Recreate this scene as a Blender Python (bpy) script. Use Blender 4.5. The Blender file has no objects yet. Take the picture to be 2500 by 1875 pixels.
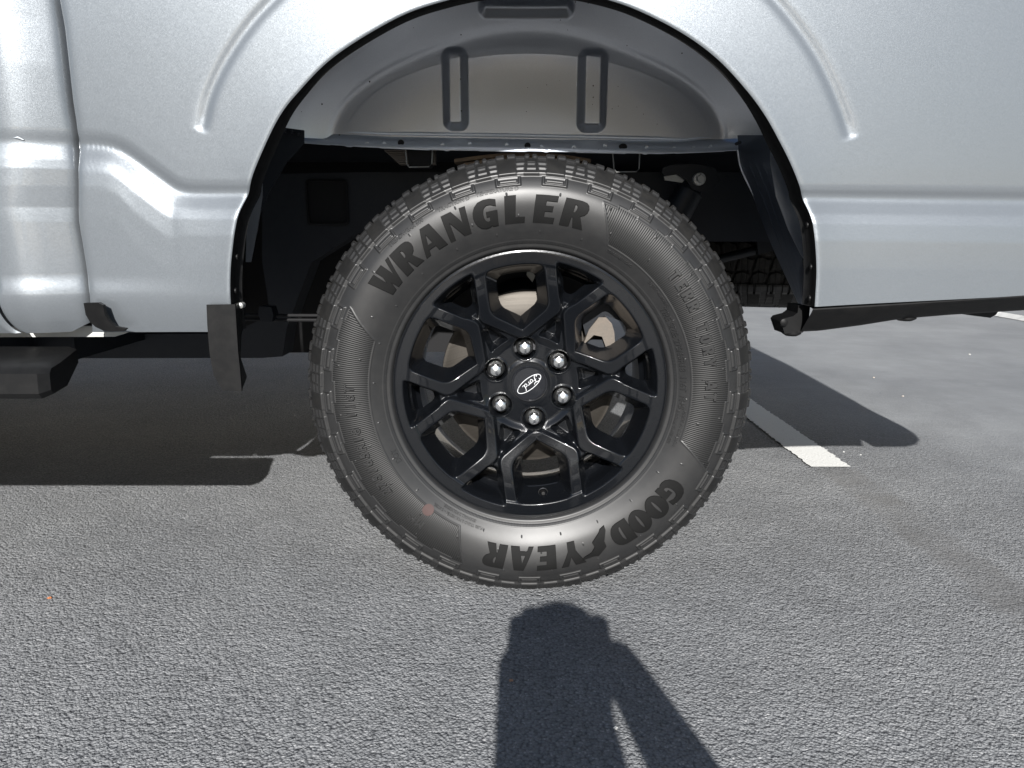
import bpy, bmesh, math, random
import numpy as np
from math import radians as rad, sin, cos, tan, pi
from mathutils import Vector, Matrix
random.seed(4); rng = np.random.default_rng(7)
S = bpy.context.scene
COL = S.collection

# ------------------------------------------------------------------ camera, light, exposure
CX, CY, CZ, PITCH, FPX = -0.0323, -1.2424, 0.672, rad(12.2), 1733.0
cd = bpy.data.cameras.new('camera'); cam = bpy.data.objects.new('camera', cd); COL.objects.link(cam)
cd.sensor_fit = 'HORIZONTAL'; cd.sensor_width = 36.0; cd.lens = FPX / 2500.0 * 36.0
cd.clip_start = 0.01; cd.clip_end = 600
cam.location = (CX, CY, CZ); cam.rotation_euler = (pi / 2 - PITCH, 0, 0)
S.camera = cam

SUN_EL, SUN_AZ = rad(29.5), rad(2.5)
w = bpy.data.worlds.new('World'); S.world = w; w.use_nodes = True
nt = w.node_tree; nt.nodes.clear()
sky = nt.nodes.new('ShaderNodeTexSky'); sky.sky_type = 'NISHITA'; sky.sun_disc = False
sky.sun_elevation = SUN_EL; sky.sun_rotation = pi + SUN_AZ
sky.air_density = 1.0; sky.dust_density = 0.6; sky.ozone_density = 1.0
bg = nt.nodes.new('ShaderNodeBackground'); bg.inputs['Strength'].default_value = 0.052
wo = nt.nodes.new('ShaderNodeOutputWorld')
nt.links.new(sky.outputs[0], bg.inputs[0]); nt.links.new(bg.outputs[0], wo.inputs[0])
sl = bpy.data.lights.new('sun', 'SUN'); sl.energy = 5.0; sl.angle = rad(0.53); sl.color = (1.0, 0.975, 0.94)
so = bpy.data.objects.new('sun', sl); COL.objects.link(so)
trav = Vector((sin(SUN_AZ) * cos(SUN_EL), cos(SUN_AZ) * cos(SUN_EL), -sin(SUN_EL)))
so.rotation_euler = trav.to_track_quat('-Z', 'Y').to_euler(); so.location = (-2, -10, 8)
S.view_settings.view_transform = 'Standard'; S.view_settings.look = 'None'
S.view_settings.exposure = 0.60; S.view_settings.gamma = 1.0
S.render.engine = 'CYCLES'
S.cycles.max_bounces = 6

# ------------------------------------------------------------------ helpers
def ray(px, py):
    x = (px - 1250.0) / FPX; d = (py - 937.5) / FPX
    return x, cos(PITCH) - d * sin(PITCH), -(sin(PITCH) + d * cos(PITCH))
def P(px, py, Y=0.0):                       # photo point -> (X, Z) on the upright plane at depth Y
    x, f, u = ray(px, py); t = (Y - CY) / f
    return CX + x * t, CZ + u * t
def G(px, py, z=0.0):                       # photo point -> (X, Y) on the ground
    x, f, u = ray(px, py); t = (z - CZ) / u
    return CX + x * t, CY + f * t

def tag(o, label=None, cat=None, group=None, kind=None):
    if label: o['label'] = label
    if cat: o['category'] = cat
    if group: o['group'] = group
    if kind: o['kind'] = kind
    return o
def empty(name, loc, label=None, cat=None, group=None):
    o = bpy.data.objects.new(name, None); COL.objects.link(o); o.location = loc
    return tag(o, label, cat, group)
def wmat(o):
    return o.matrix_basis if o.parent is None else wmat(o.parent) @ o.matrix_parent_inverse @ o.matrix_basis
def link(name, me, parent=None, mats=()):
    o = bpy.data.objects.new(name, me); COL.objects.link(o)
    for m in (mats if isinstance(mats, (list, tuple)) else [mats]): me.materials.append(m)
    if parent is not None:
        o.parent = parent
        o.matrix_parent_inverse = wmat(parent).inverted()
    return o
def fast_mesh(name, v, quads, smooth=True, mi=None):
    me = bpy.data.meshes.new(name); v = np.asarray(v, np.float32); q = np.asarray(quads, np.int32)
    me.vertices.add(len(v)); me.vertices.foreach_set('co', v.ravel())
    me.loops.add(q.size); me.loops.foreach_set('vertex_index', q.ravel())
    me.polygons.add(len(q)); me.polygons.foreach_set('loop_start', np.arange(len(q), dtype=np.int32) * q.shape[1])
    me.polygons.foreach_set('use_smooth', np.full(len(q), smooth))
    if mi is not None: me.polygons.foreach_set('material_index', np.asarray(mi, np.int32))
    me.update(calc_edges=True); me.validate()
    return me
def grid_quads(n, m, wrap_m=False):         # n rows, m columns
    i = np.arange(n - 1)[:, None]; j = np.arange(m if wrap_m else m - 1)[None, :]
    j2 = (j + 1) % m
    a = i * m + j; b = i * m + j2; c = (i + 1) * m + j2; d = (i + 1) * m + j
    return np.stack([np.broadcast_to(k, a.shape) for k in (a, b, c, d)], -1).reshape(-1, 4)
def grid_obj(name, V, mat, parent, wrap=False, keep=None, mi=None, smooth=True, flip=False):
    n, m = V.shape[:2]; q = grid_quads(n, m, wrap)
    if flip: q = q[:, ::-1]
    if keep is not None:
        k = keep[q // m, q % m].all(1) if False else keep.ravel()[q].all(1)
        q = q[k]
        if mi is not None: mi = mi[k]
    return link(name, fast_mesh(name, V.reshape(-1, 3), q, smooth, mi), parent, mat)
def bm_obj(name, bm, mat, parent=None, smooth=False, bevel=0.0, seg=2, auto=True):
    if bevel > 0:
        bmesh.ops.bevel(bm, geom=[e for e in bm.edges if len(e.link_faces) == 2 and e.calc_face_angle(0) > 0.5], offset=bevel, segments=seg, profile=0.6, affect='EDGES', clamp_overlap=True)
    bmesh.ops.recalc_face_normals(bm, faces=bm.faces)
    me = bpy.data.meshes.new(name); bm.to_mesh(me); bm.free()
    if smooth or bevel > 0:
        me.polygons.foreach_set('use_smooth', [True] * len(me.polygons))
        if auto: me.set_sharp_from_angle(angle=rad(38))
    return link(name, me, parent, mat)
def box(bm, x0, x1, y0, y1, z0, z1):
    vs = [bm.verts.new((x, y, z)) for x in (x0, x1) for y in (y0, y1) for z in (z0, z1)]
    for f in ((0, 1, 3, 2), (4, 6, 7, 5), (0, 4, 5, 1), (2, 3, 7, 6), (0, 2, 6, 4), (1, 5, 7, 3)):
        bm.faces.new([vs[i] for i in f])
def extr(bm, pts, y0, y1, f=None):          # polygon in XZ extruded along Y
    a = [bm.verts.new((x, y0, z)) for x, z in pts]; b = [bm.verts.new((x, y1, z)) for x, z in pts]
    n = len(pts); bm.faces.new(a); bm.faces.new(b[::-1])
    for i in range(n): bm.faces.new((a[i], b[i], b[(i + 1) % n], a[(i + 1) % n]))
def lathe(bm, prof, n=48, c=(0, 0, 0), axis='Y', closed=False):   # prof: (r, h)
    rings = []
    for r, h in prof:
        ring = []
        for k in range(n):
            a = 2 * pi * k / n
            if axis == 'Y': co = (c[0] + r * sin(a), c[1] + h, c[2] + r * cos(a))
            elif axis == 'Z': co = (c[0] + r * cos(a), c[1] + r * sin(a), c[2] + h)
            else: co = (c[0] + h, c[1] + r * cos(a), c[2] + r * sin(a))
            ring.append(bm.verts.new(co))
        rings.append(ring)
    for a, b in zip(rings, rings[1:]):
        for k in range(n): bm.faces.new((a[k], a[(k + 1) % n], b[(k + 1) % n], b[k]))
    if closed: bm.faces.new(rings[0]); bm.faces.new(rings[-1][::-1])
def tube(bm, pts, r, n=10, cap=True):
    pts = [Vector(p) for p in pts]; rings = []
    for i, p in enumerate(pts):
        t = (pts[min(i + 1, len(pts) - 1)] - pts[max(i - 1, 0)]).normalized()
        u = t.cross(Vector((0, 0, 1)) if abs(t.z) < 0.9 else Vector((1, 0, 0))).normalized(); v = t.cross(u)
        rr = r[i] if isinstance(r, (list, tuple)) else r
        rings.append([bm.verts.new(p + (u * cos(2 * pi * k / n) + v * sin(2 * pi * k / n)) * rr) for k in range(n)])
    for a, b in zip(rings, rings[1:]):
        for k in range(n): bm.faces.new((a[k], a[(k + 1) % n], b[(k + 1) % n], b[k]))
    if cap: bm.faces.new(rings[0]); bm.faces.new(rings[-1][::-1])
def catmull(pts, n=12):
    p = np.array(pts, float); p = np.vstack([2 * p[0] - p[1], p, 2 * p[-1] - p[-2]]); out = []
    for i in range(1, len(p) - 2):
        for t in np.linspace(0, 1, n, endpoint=False):
            a, b, c, d = p[i - 1:i + 3]
            out.append(0.5 * ((2 * b) + (-a + c) * t + (2 * a - 5 * b + 4 * c - d) * t * t + (-a + 3 * b - 3 * c + d) * t ** 3))
    out.append(p[-2]); return np.array(out)
def resample(c, n):
    d = np.r_[0, np.cumsum(np.hypot(*np.diff(c, axis=0).T))]; s = np.linspace(0, d[-1], n)
    return np.stack([np.interp(s, d, c[:, 0]), np.interp(s, d, c[:, 1])], 1)
def poly_dist(X, Z, c):                     # distance to a polyline and the position (0..1) along it
    best = np.full(X.shape, 9.0); pos = np.zeros(X.shape); n = len(c) - 1
    for i in range(n):
        ax, az = c[i]; bx, bz = c[i + 1]; dx, dz = bx - ax, bz - az; L = dx * dx + dz * dz
        t = np.clip(((X - ax) * dx + (Z - az) * dz) / L, 0, 1)
        d = np.hypot(X - ax - t * dx, Z - az - t * dz); m = d < best
        best = np.where(m, d, best); pos = np.where(m, (i + t) / n, pos)
    return best, pos
def sstep(a, b, x):
    t = np.clip((x - a) / (b - a), 0, 1); return t * t * (3 - 2 * t)
def smax(*s, k=0.004):
    r = s[0]
    for q in s[1:]:
        h = np.clip(0.5 + 0.5 * (q - r) / k, 0, 1); r = r * (1 - h) + q * h + k * h * (1 - h)
    return r

# ------------------------------------------------------------------ materials
def mat(name, base=(0.5, 0.5, 0.5), rough=0.5, metal=0.0, coat=0.0, coat_r=0.03, spec=0.5):
    m = bpy.data.materials.new(name); m.use_nodes = True; b = m.node_tree.nodes['Principled BSDF']
    b.inputs['Base Color'].default_value = (*base, 1); b.inputs['Roughness'].default_value = rough
    b.inputs['Metallic'].default_value = metal; b.inputs['Coat Weight'].default_value = coat
    b.inputs['Coat Roughness'].default_value = coat_r; b.inputs['Specular IOR Level'].default_value = spec
    return m
class N:
    def __init__(s, m): s.m = m; s.t = m.node_tree; s.b = s.t.nodes['Principled BSDF']; s.tc = s.t.nodes.new('ShaderNodeTexCoord')
    def new(s, k, **kw):
        n = s.t.nodes.new(k)
        for a, v in kw.items():
            if a.startswith('i_'): n.inputs[a[2:].replace('_', ' ')].default_value = v
            else: setattr(n, a, v)
        return n
    def l(s, a, b): s.t.links.new(a, b)
    def noise(s, scale, detail=3, rough=0.5, vec=None, dist=0.0):
        n = s.new('ShaderNodeTexNoise', i_Scale=scale, i_Detail=detail, i_Roughness=rough, i_Distortion=dist)
        s.l(vec or s.tc.outputs['Object'], n.inputs['Vector']); return n.outputs['Fac']
    def ramp(s, fac, stops):
        r = s.new('ShaderNodeValToRGB'); e = r.color_ramp.elements
        for i, (p, c) in enumerate(stops):
            if i >= 2: e.new(p)
            e[i].position = p; e[i].color = (*c, 1) if len(c) == 3 else c
        s.l(fac, r.inputs[0]); return r.outputs[0]
    def math(s, op, a, b=None, c=None):
        n = s.new('ShaderNodeMath', operation=op)
        for i, v in enumerate((a, b, c)):
            if v is None: continue
            if isinstance(v, (int, float)): n.inputs[i].default_value = v
            else: s.l(v, n.inputs[i])
        return n.outputs[0]
    def bump(s, h, strength, dist, prev=None):
        n = s.new('ShaderNodeBump', i_Strength=strength, i_Distance=dist); s.l(h, n.inputs['Height'])
        if prev is not None: s.l(prev, n.inputs['Normal'])
        return n.outputs[0]
    def mix(s, f, a, b, mode='MIX'):
        n = s.new('ShaderNodeMix', data_type='RGBA', blend_type=mode)
        if isinstance(f, (int, float)): n.inputs[0].default_value = f
        else: s.l(f, n.inputs[0])
        for i, v in ((6, a), (7, b)):
            if isinstance(v, tuple): n.inputs[i].default_value = (*v, 1)
            else: s.l(v, n.inputs[i])
        return n.outputs[2]

def flake_paint(name, base, rough, metal, flake=0.12, scale=900, coat=1.0):
    m = mat(name, base, rough, metal, coat, 0.04); k = N(m)
    v = k.new('ShaderNodeTexVoronoi', i_Scale=scale); k.l(k.tc.outputs['Object'], v.inputs['Vector'])
    geo = k.new('ShaderNodeNewGeometry')
    sub = k.new('ShaderNodeVectorMath', operation='SUBTRACT'); k.l(v.outputs['Color'], sub.inputs[0]); sub.inputs[1].default_value = (0.5, 0.5, 0.5)
    sc = k.new('ShaderNodeVectorMath', operation='SCALE'); k.l(sub.outputs[0], sc.inputs[0]); sc.inputs['Scale'].default_value = flake
    ad = k.new('ShaderNodeVectorMath', operation='ADD'); k.l(geo.outputs['Normal'], ad.inputs[0]); k.l(sc.outputs[0], ad.inputs[1])
    no = k.new('ShaderNodeVectorMath', operation='NORMALIZE'); k.l(ad.outputs[0], no.inputs[0]); k.l(no.outputs[0], k.b.inputs['Normal'])
    n1 = k.noise(2.2, 3); n2 = k.noise(420, 2)
    c = k.mix(k.math('MULTIPLY', n2, 0.5), tuple(x * 0.86 for x in base), tuple(min(1, x * 1.12) for x in base))
    k.l(c, k.b.inputs['Base Color'])
    k.l(k.math('ADD', k.math('MULTIPLY', n1, 0.08), rough - 0.04), k.b.inputs['Roughness'])
    return m
def dusty(name, base, rough, specks=0.72, bump=0.0006, bscale=700, spec=0.5, dust=(0.35, 0.33, 0.3), dustamt=0.25, metal=0.0):
    m = mat(name, base, rough, metal, spec=spec); k = N(m)
    n1 = k.noise(3.5, 5, 0.6); n2 = k.noise(60, 3, 0.6)
    f = k.math('MULTIPLY', k.ramp(k.math('MULTIPLY', n1, n2), [(0.2, (0, 0, 0)), (0.5, (1, 1, 1))]), dustamt)
    c = k.mix(f, base, dust)
    if specks:
        v = k.new('ShaderNodeTexVoronoi', i_Scale=210.0); k.l(k.tc.outputs['Object'], v.inputs['Vector'])
        sp = k.math('LESS_THAN', v.outputs['Distance'], 0.16)
        sep = k.new('ShaderNodeSeparateColor'); k.l(v.outputs['Color'], sep.inputs[0])
        sp2 = k.math('GREATER_THAN', k.math('ADD', sep.outputs[0], k.math('MULTIPLY', n1, 0.35)), specks + 0.35)
        c = k.mix(k.math('MULTIPLY', sp, sp2), c, (0.62, 0.61, 0.58))
    k.l(c, k.b.inputs['Base Color'])
    if bump: k.l(k.bump(k.noise(bscale, 2), 0.35, bump), k.b.inputs['Normal'])
    k.l(k.math('ADD', k.math('MULTIPLY', n1, 0.18), rough - 0.09), k.b.inputs['Roughness'])
    return m

M = {}
M['paint'] = flake_paint('silver_paint', (0.222, 0.243, 0.264), 0.41, 0.50, 0.11, 1600)
M['paint'].node_tree.nodes['Principled BSDF'].inputs['Coat Roughness'].default_value = 0.11
def specks(m, thr=0.86):
    k = N(m); c0 = k.b.inputs['Base Color'].links[0].from_socket
    v = k.new('ShaderNodeTexVoronoi', i_Scale=75.0); k.l(k.tc.outputs['Object'], v.inputs['Vector']); sp_ = k.new('ShaderNodeSeparateColor'); k.l(v.outputs['Color'], sp_.inputs[0])
    f = k.math('MULTIPLY', k.math('LESS_THAN', v.outputs['Distance'], k.math('MULTIPLY', sp_.outputs[1], 0.13)), k.math('GREATER_THAN', sp_.outputs[0], thr))
    k.l(k.mix(f, c0, (0.02, 0.018, 0.016)), k.b.inputs['Base Color'])
M['liner'] = flake_paint('inner_paint', (0.60, 0.625, 0.665), 0.36, 0.85, 0.02, 600, 0.25)
M['flange'] = flake_paint('sky_tinted_flange_paint', (0.62, 0.68, 0.76), 0.34, 0.5, 0.03, 600, 0.5)  # housing silver made paler and bluer to paint in the sky's reflection
specks(M['liner'], 0.76); specks(M['flange'], 0.8)
M['rim'] = flake_paint('gloss_black_wheel', (0.0062, 0.0072, 0.0092), 0.27, 0.25, 0.07, 1300, 0.6)
M['rim'].node_tree.nodes['Principled BSDF'].inputs['Specular IOR Level'].default_value = 0.35
M['plastic'] = dusty('black_plastic', (0.0065, 0.0066, 0.007), 0.52, 0.93, 0.0004, 900, 0.22, dustamt=0.025)
M['bracket'] = flake_paint('shaded_bracket_paint', (0.11, 0.13, 0.165), 0.36, 0.6, 0.02, 600, 0.3)  # body silver darkened to paint in the shade under the arch
M['frame'] = dusty('frame_black', (0.007, 0.009, 0.013), 0.5, 0, 0.0004, 200, 0.35, dust=(0.05, 0.05, 0.055), dustamt=0.1)
M['underbody'] = dusty('underbody_grey', (0.022, 0.025, 0.031), 0.6, 0, 0.0004, 200, 0.3, dust=(0.08, 0.08, 0.08), dustamt=0.12)
M['rubber'] = dusty('tyre_rubber', (0.0175, 0.0175, 0.0178), 0.43, 0, 0.00012, 1500, 0.62, dust=(0.075, 0.072, 0.068), dustamt=0.14)
M['letter'] = dusty('letter_rubber', (0.0055, 0.0055, 0.0055), 0.62, 0, 0.0003, 2200, 0.18, dust=(0.03, 0.03, 0.028), dustamt=0.08)
M['shoulder'] = dusty('shoulder_rubber', (0.009, 0.009, 0.009), 0.58, 0, 0.0004, 900, 0.35, dust=(0.06, 0.056, 0.05), dustamt=0.25)
M['tread'] = dusty('tread_rubber', (0.028, 0.027, 0.025), 0.7, 0.97, 0.0006, 500, 0.3, dust=(0.16, 0.14, 0.115), dustamt=0.5)
M['chrome'] = mat('chrome', (0.86, 0.86, 0.85), 0.09, 1.0)
M['nut'] = mat('bright_nut', (0.93, 0.93, 0.92), 0.30, 1.0)
M['steel'] = mat('brushed_steel', (0.62, 0.60, 0.57), 0.32, 1.0)
M['white_mark'] = mat('white_emblem', (0.82, 0.83, 0.85), 0.35)
M['cap'] = mat('cap_black', (0.012, 0.013, 0.016), 0.22, 0.0, 0.6, 0.05)
M['cavity'] = mat('dark_cavity', (0.004, 0.004, 0.005), 0.8)  # near-black standing in for the shade inside openings
M['zinc'] = dusty('zinc_steel', (0.42, 0.43, 0.42), 0.45, 0, 0.0004, 300, 0.5, dust=(0.25, 0.22, 0.18), dustamt=0.4, metal=0.5)
M['primer'] = mat('pale_primer', (0.55, 0.56, 0.54), 0.5)
M['spring'] = dusty('leaf_steel', (0.16, 0.115, 0.08), 0.55, 0, 0.001, 120, 0.5, dust=(0.4, 0.29, 0.19), dustamt=0.7, metal=0.2)
M['glass'] = mat('tinted_glass', (0.02, 0.022, 0.022), 0.04, 0, spec=0.8)
M['cast'] = dusty('cast_iron', (0.15, 0.13, 0.11), 0.6, 0, 0.0012, 260, 0.5, dust=(0.24, 0.18, 0.135), dustamt=0.5, metal=0.1)
# brake disc: turned rings
m = mat('brake_disc', (0.60, 0.54, 0.46), 0.5, 0.65); k = N(m)
sx = k.new('ShaderNodeSeparateXYZ'); k.l(k.tc.outputs['Object'], sx.inputs[0])
rr = k.math('SQRT', k.math('ADD', k.math('MULTIPLY', sx.outputs[0], sx.outputs[0]), k.math('MULTIPLY', sx.outputs[2], sx.outputs[2])))
cv = k.new('ShaderNodeCombineXYZ'); k.l(rr, cv.inputs[0])
rn = k.noise(240, 5, 0.8, cv.outputs[0])
k.l(k.mix(rn, (0.032, 0.029, 0.025), (0.105, 0.094, 0.081)), k.b.inputs['Base Color']); k.l(k.bump(rn, 0.5, 0.0008), k.b.inputs['Normal'])
M['disc'] = m
# tyre serration panels: fine radial ribs
m = mat('serrated_rubber', (0.034, 0.033, 0.032), 0.50, spec=0.45); k = N(m)
at = k.new('ShaderNodeAttribute', attribute_name='theta')
sw = k.math('SINE', k.math('MULTIPLY', at.outputs['Fac'], 560.0))
k.l(k.bump(sw, 0.35, 0.0005), k.b.inputs['Normal'])
k.l(k.ramp(sw, [(0.0, (0.006, 0.006, 0.006)), (0.8, (0.018, 0.018, 0.018))]), k.b.inputs['Base Color'])
M['hatch'] = m

# asphalt
def asphalt(name, lx0, lx1, ly):
    m = mat(name, (0.1, 0.1, 0.1), 0.7, spec=0.22); k = N(m); ob = k.tc.outputs['Object']
    def n2(scale, detail=3, rough=0.5, vec=None, dist=0.0):
        n = k.new('ShaderNodeTexNoise', noise_dimensions='2D', i_Scale=scale, i_Detail=detail, i_Roughness=rough, i_Distortion=dist); k.l(vec or ob, n.inputs['Vector']); return n
    def v2(scale, vec, **kw):
        n = k.new('ShaderNodeTexVoronoi', voronoi_dimensions='2D', i_Scale=scale, **kw); k.l(vec, n.inputs['Vector']); return n
    ns = k.new('ShaderNodeVectorMath', operation='SCALE'); k.l(n2(110.0, 2).outputs['Color'], ns.inputs[0]); ns.inputs['Scale'].default_value = 0.0035
    wv = k.new('ShaderNodeVectorMath', operation='ADD'); k.l(ob, wv.inputs[0]); k.l(ns.outputs[0], wv.inputs[1]); vec = wv.outputs[0]
    v1 = v2(225.0, vec, feature='SMOOTH_F1', i_Smoothness=0.3, i_Randomness=1.0); vv = v2(480.0, vec); v3 = v2(95.0, vec, feature='SMOOTH_F1', i_Smoothness=0.5)
    nb = n2(38, 3, 0.65).outputs['Fac']; nl = n2(1.3, 5, 0.6).outputs['Fac']; nm = n2(9, 4, 0.6).outputs['Fac']
    sep = k.new('ShaderNodeSeparateXYZ'); k.l(ob, sep.inputs[0])
    e = k.math('ADD', k.math('MULTIPLY', sep.outputs[0], 0.9), k.math('MULTIPLY', sep.outputs[1], 0.55))
    e = k.math('ADD', e, k.math('MULTIPLY', k.math('SUBTRACT', nl, 0.5), 0.9))
    fine = k.ramp(k.math('MULTIPLY', k.math('SUBTRACT', e, 1.2), 0.75), [(0.0, (0, 0, 0)), (1.0, (1, 1, 1))])
    # where the old line was painted over: a slightly smoother, darker band
    xl = k.math('SUBTRACT', sep.outputs[0], (lx0 + lx1) / 2); ed = k.math('ADD', k.math('ABSOLUTE', xl), k.math('MULTIPLY', k.math('SUBTRACT', n2(30, 5, 0.7).outputs['Fac'], 0.5), 0.05))
    band = k.math('MULTIPLY', k.ramp(ed, [((lx1 - lx0) / 2 - 0.012, (1, 1, 1)), ((lx1 - lx0) / 2 + 0.012, (0, 0, 0))]), k.math('LESS_THAN', sep.outputs[1], ly))
    band = k.math('MULTIPLY', band, k.ramp(n2(7, 4, 0.7).outputs['Fac'], [(0.3, (0.25, 0.25, 0.25)), (0.65, (1, 1, 1))]))
    hgt = k.math('ADD', k.math('MULTIPLY', v1.outputs['Distance'], -0.85), k.math('MULTIPLY', vv.outputs['Distance'], -0.30))
    hgt = k.math('ADD', hgt, k.math('MULTIPLY', v3.outputs['Distance'], -0.9)); hgt = k.math('ADD', hgt, k.math('MULTIPLY', nb, 0.9))
    st = k.math('SUBTRACT', 1.0, k.math('MAXIMUM', k.math('MULTIPLY', fine, 0.80), k.math('MULTIPLY', band, 0.45)))
    bn = k.new('ShaderNodeBump', i_Distance=0.0027); k.l(hgt, bn.inputs['Height']); k.l(st, bn.inputs['Strength']); k.l(bn.outputs[0], k.b.inputs['Normal'])
    sc = k.new('ShaderNodeSeparateColor'); k.l(v1.outputs['Color'], sc.inputs[0]); sd = k.new('ShaderNodeSeparateColor'); k.l(vv.outputs['Color'], sd.inputs[0])
    mixv = k.math('ADD', k.math('MULTIPLY', sc.outputs[0], 0.6), k.math('MULTIPLY', sd.outputs[1], 0.4))
    stone = k.ramp(mixv, [(0.06, (0.13, 0.134, 0.138)), (0.16, (0.205, 0.212, 0.218)), (0.5, (0.245, 0.253, 0.260)), (0.8, (0.295, 0.303, 0.310)), (0.95, (0.44, 0.443, 0.443))])
    pit = k.ramp(v1.outputs['Distance'], [(0.35, (1, 1, 1)), (0.85, (0.50, 0.50, 0.52))])
    c = k.mix(1.0, stone, pit, 'MULTIPLY')
    c = k.mix(fine, c, (0.225, 0.236, 0.246))
    c = k.mix(k.math('MULTIPLY', band, 0.55), c, (0.135, 0.132, 0.128))
    c = k.mix(1.0, c, k.ramp(nl, [(0.28, (0.82, 0.82, 0.83)), (0.72, (1.14, 1.13, 1.12))]), 'MULTIPLY')
    c = k.mix(1.0, c, k.ramp(nm, [(0.3, (0.92, 0.92, 0.92)), (0.7, (1.07, 1.07, 1.07))]), 'MULTIPLY')
    mp = k.new('ShaderNodeMapping'); mp.inputs['Rotation'].default_value = (0, 0, 0.5); mp.inputs['Scale'].default_value = (0.7, 5.0, 1); k.l(ob, mp.inputs[0])
    for sc_, hi, col in ((2.6, 0.35, (0.31, 0.31, 0.305)), (1.7, 0.45, (0.10, 0.10, 0.10))):
        q = n2(sc_, 8, 0.62, mp.outputs[0], 1.2 + sc_).outputs['Fac']
        scuff = k.math('MULTIPLY', k.ramp(q, [(0.488, (0, 0, 0)), (0.5, (1, 1, 1)), (0.512, (0, 0, 0))]), k.math('MULTIPLY', fine, hi))
        scuff = k.math('MULTIPLY', scuff, k.ramp(nm, [(0.45, (0, 0, 0)), (0.6, (1, 1, 1))])); c = k.mix(scuff, c, col)
    k.l(c, k.b.inputs['Base Color'])
    k.l(k.math('ADD', k.math('MULTIPLY', nm, 0.2), 0.55), k.b.inputs['Roughness'])
    return m
gx0, gy0 = G(1980, 1142.5); gx1, gy1 = G(2079, 1144.0)
M['asphalt'] = asphalt('asphalt', gx0 + 0.01, gx1 + 0.01, gy0)
m = mat('line_paint', (0.72, 0.71, 0.68), 0.6); k = N(m)
a = k.noise(45, 6, 0.7); b_ = k.noise(320, 3, 0.6)
f = k.ramp(k.math('ADD', k.math('MULTIPLY', a, 0.6), k.math('MULTIPLY', b_, 0.5)), [(0.37, (1, 1, 1)), (0.43, (0, 0, 0))])
k.l(k.mix(f, (0.76, 0.76, 0.735), (0.14, 0.14, 0.14)), k.b.inputs['Base Color'])
v = k.new('ShaderNodeTexVoronoi', i_Scale=170.0, feature='SMOOTH_F1'); k.l(k.tc.outputs['Object'], v.inputs['Vector'])
k.l(k.bump(v.outputs['Distance'], 0.5, -0.0025), k.b.inputs['Normal'])
M['line'] = m


# ------------------------------------------------------------------ ground
me = fast_mesh('asphalt_ground', [(-150, -150, 0), (150, -150, 0), (150, 150, 0), (-150, 150, 0)], [(0, 1, 2, 3)], False)
tag(link('asphalt_ground', me, None, M['asphalt']), 'coarse grey asphalt of the car park', kind='structure')

def line_strip(name, pts_l, pts_r, z, m, label):
    l = resample(np.array(pts_l), 400); r = resample(np.array(pts_r), 400)
    jl = rng.normal(0, 0.0028, 400); jr = rng.normal(0, 0.0028, 400)
    V = np.zeros((2, 400, 3)); V[0, :, :2] = l; V[1, :, :2] = r; V[0, :, 0] += jl; V[1, :, 0] += jr; V[:, :, 2] = z
    o = grid_obj(name, V, m, None, flip=True, smooth=False); return tag(o, label, kind='structure')
gx0, gy0 = G(1980, 1142.5); gx1, gy1 = G(2079, 1144.0)
gx2, gy2 = G(1819, 967)
sl_ = (gx2 - gx1) / (gy2 - gy1)
line_strip('parking_line', [(gx0, gy0), (gx0 + sl_ * 4, gy0 + 4)], [(gx1, gy0), (gx1 + sl_ * 4, gy0 + 4)], 0.004, M['line'], 'white painted parking line ending beside the rear tyre')
a0 = G(2400, 775); 
line_strip('parking_line', [G(2418, 770), G(2700, 822)], [G(2440, 762), G(2700, 806)], 0.004, M['line'], 'white parking line in the distance beyond the rear of the truck')

# ------------------------------------------------------------------ the pickup
truck = empty('pickup_truck', (0, 0, 0), 'silver pickup truck seen at its rear wheel and open wheel arch', 'pickup truck')
YB = -0.060
arch_px = [(574, 810), (572, 760), (571, 683), (575, 620), (587, 531), (606, 468), (625, 408), (676, 297.5), (727, 228), (821, 136), (973, 44), (1094, 2), (1200, -19), (1290, -25),
           (1385, -19), (1485, 2), (1567, 32), (1668, 85), (1750, 146), (1820, 221), (1865, 282), (1899, 342), (1930, 404), (1955, 468), (1973, 534), (1980, 604), (1982, 667), (1978, 746)]
A = resample(catmull([P(x, y, YB) for x, y in arch_px]), 640)
gap_px = [(142, 0), (158, 139), (171, 253), (185, 340), (184.5, 400), (184, 525), (193, 590), (203, 652), (212, 728), (218, 812)]
gap = catmull([P(x, y, YB) for x, y in gap_px]); gap = np.vstack([[gap[0][0] - 0.02, 1.36], gap]); gap_raw = gap.copy()
crease_px = [(150, 336), (187, 337), (247, 340), (278, 348), (304, 361), (348, 392), (405, 434), (430, 451), (452, 457), (506, 458.5), (604, 459), (1000, 464), (1965, 470), (2500, 476), (2900, 480)]
crease = resample(catmull([P(x, y, YB) for x, y in crease_px], 10), 400); ks = np.hanning(13); ks /= ks.sum(); crease[:, 1] = np.convolve(np.pad(crease[:, 1], 6, 'edge'), ks, 'valid')
grooveL = resample(catmull([P(x, y, YB) for x, y in [(720, -60), (658, 3), (617, 47), (570, 111), (532, 177), (506, 240), (494, 291), (485, 330)]]), 60)
grooveR = resample(catmull([P(x, y, YB) for x, y in [(1840, -60), (1904, 9.5), (1952, 70), (1996, 136), (2028, 199), (2053, 259), (2072, 316), (2079, 350)]]), 60)
dt = np.linspace(-0.5, 0.7, 2401)
prof = np.interp(dt, [-0.5, -0.25, -0.12, -0.075, -0.048, -0.034, -0.014, -0.008, -0.002, 0.004, 0.012, 0.04, 0.7], [-0.012, -0.0150, -0.0150, -0.0142, -0.0115, -0.007, 0.0035, 0.005, 0.004, 0.0016, 0.0003, 0.0, 0.0])
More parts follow.
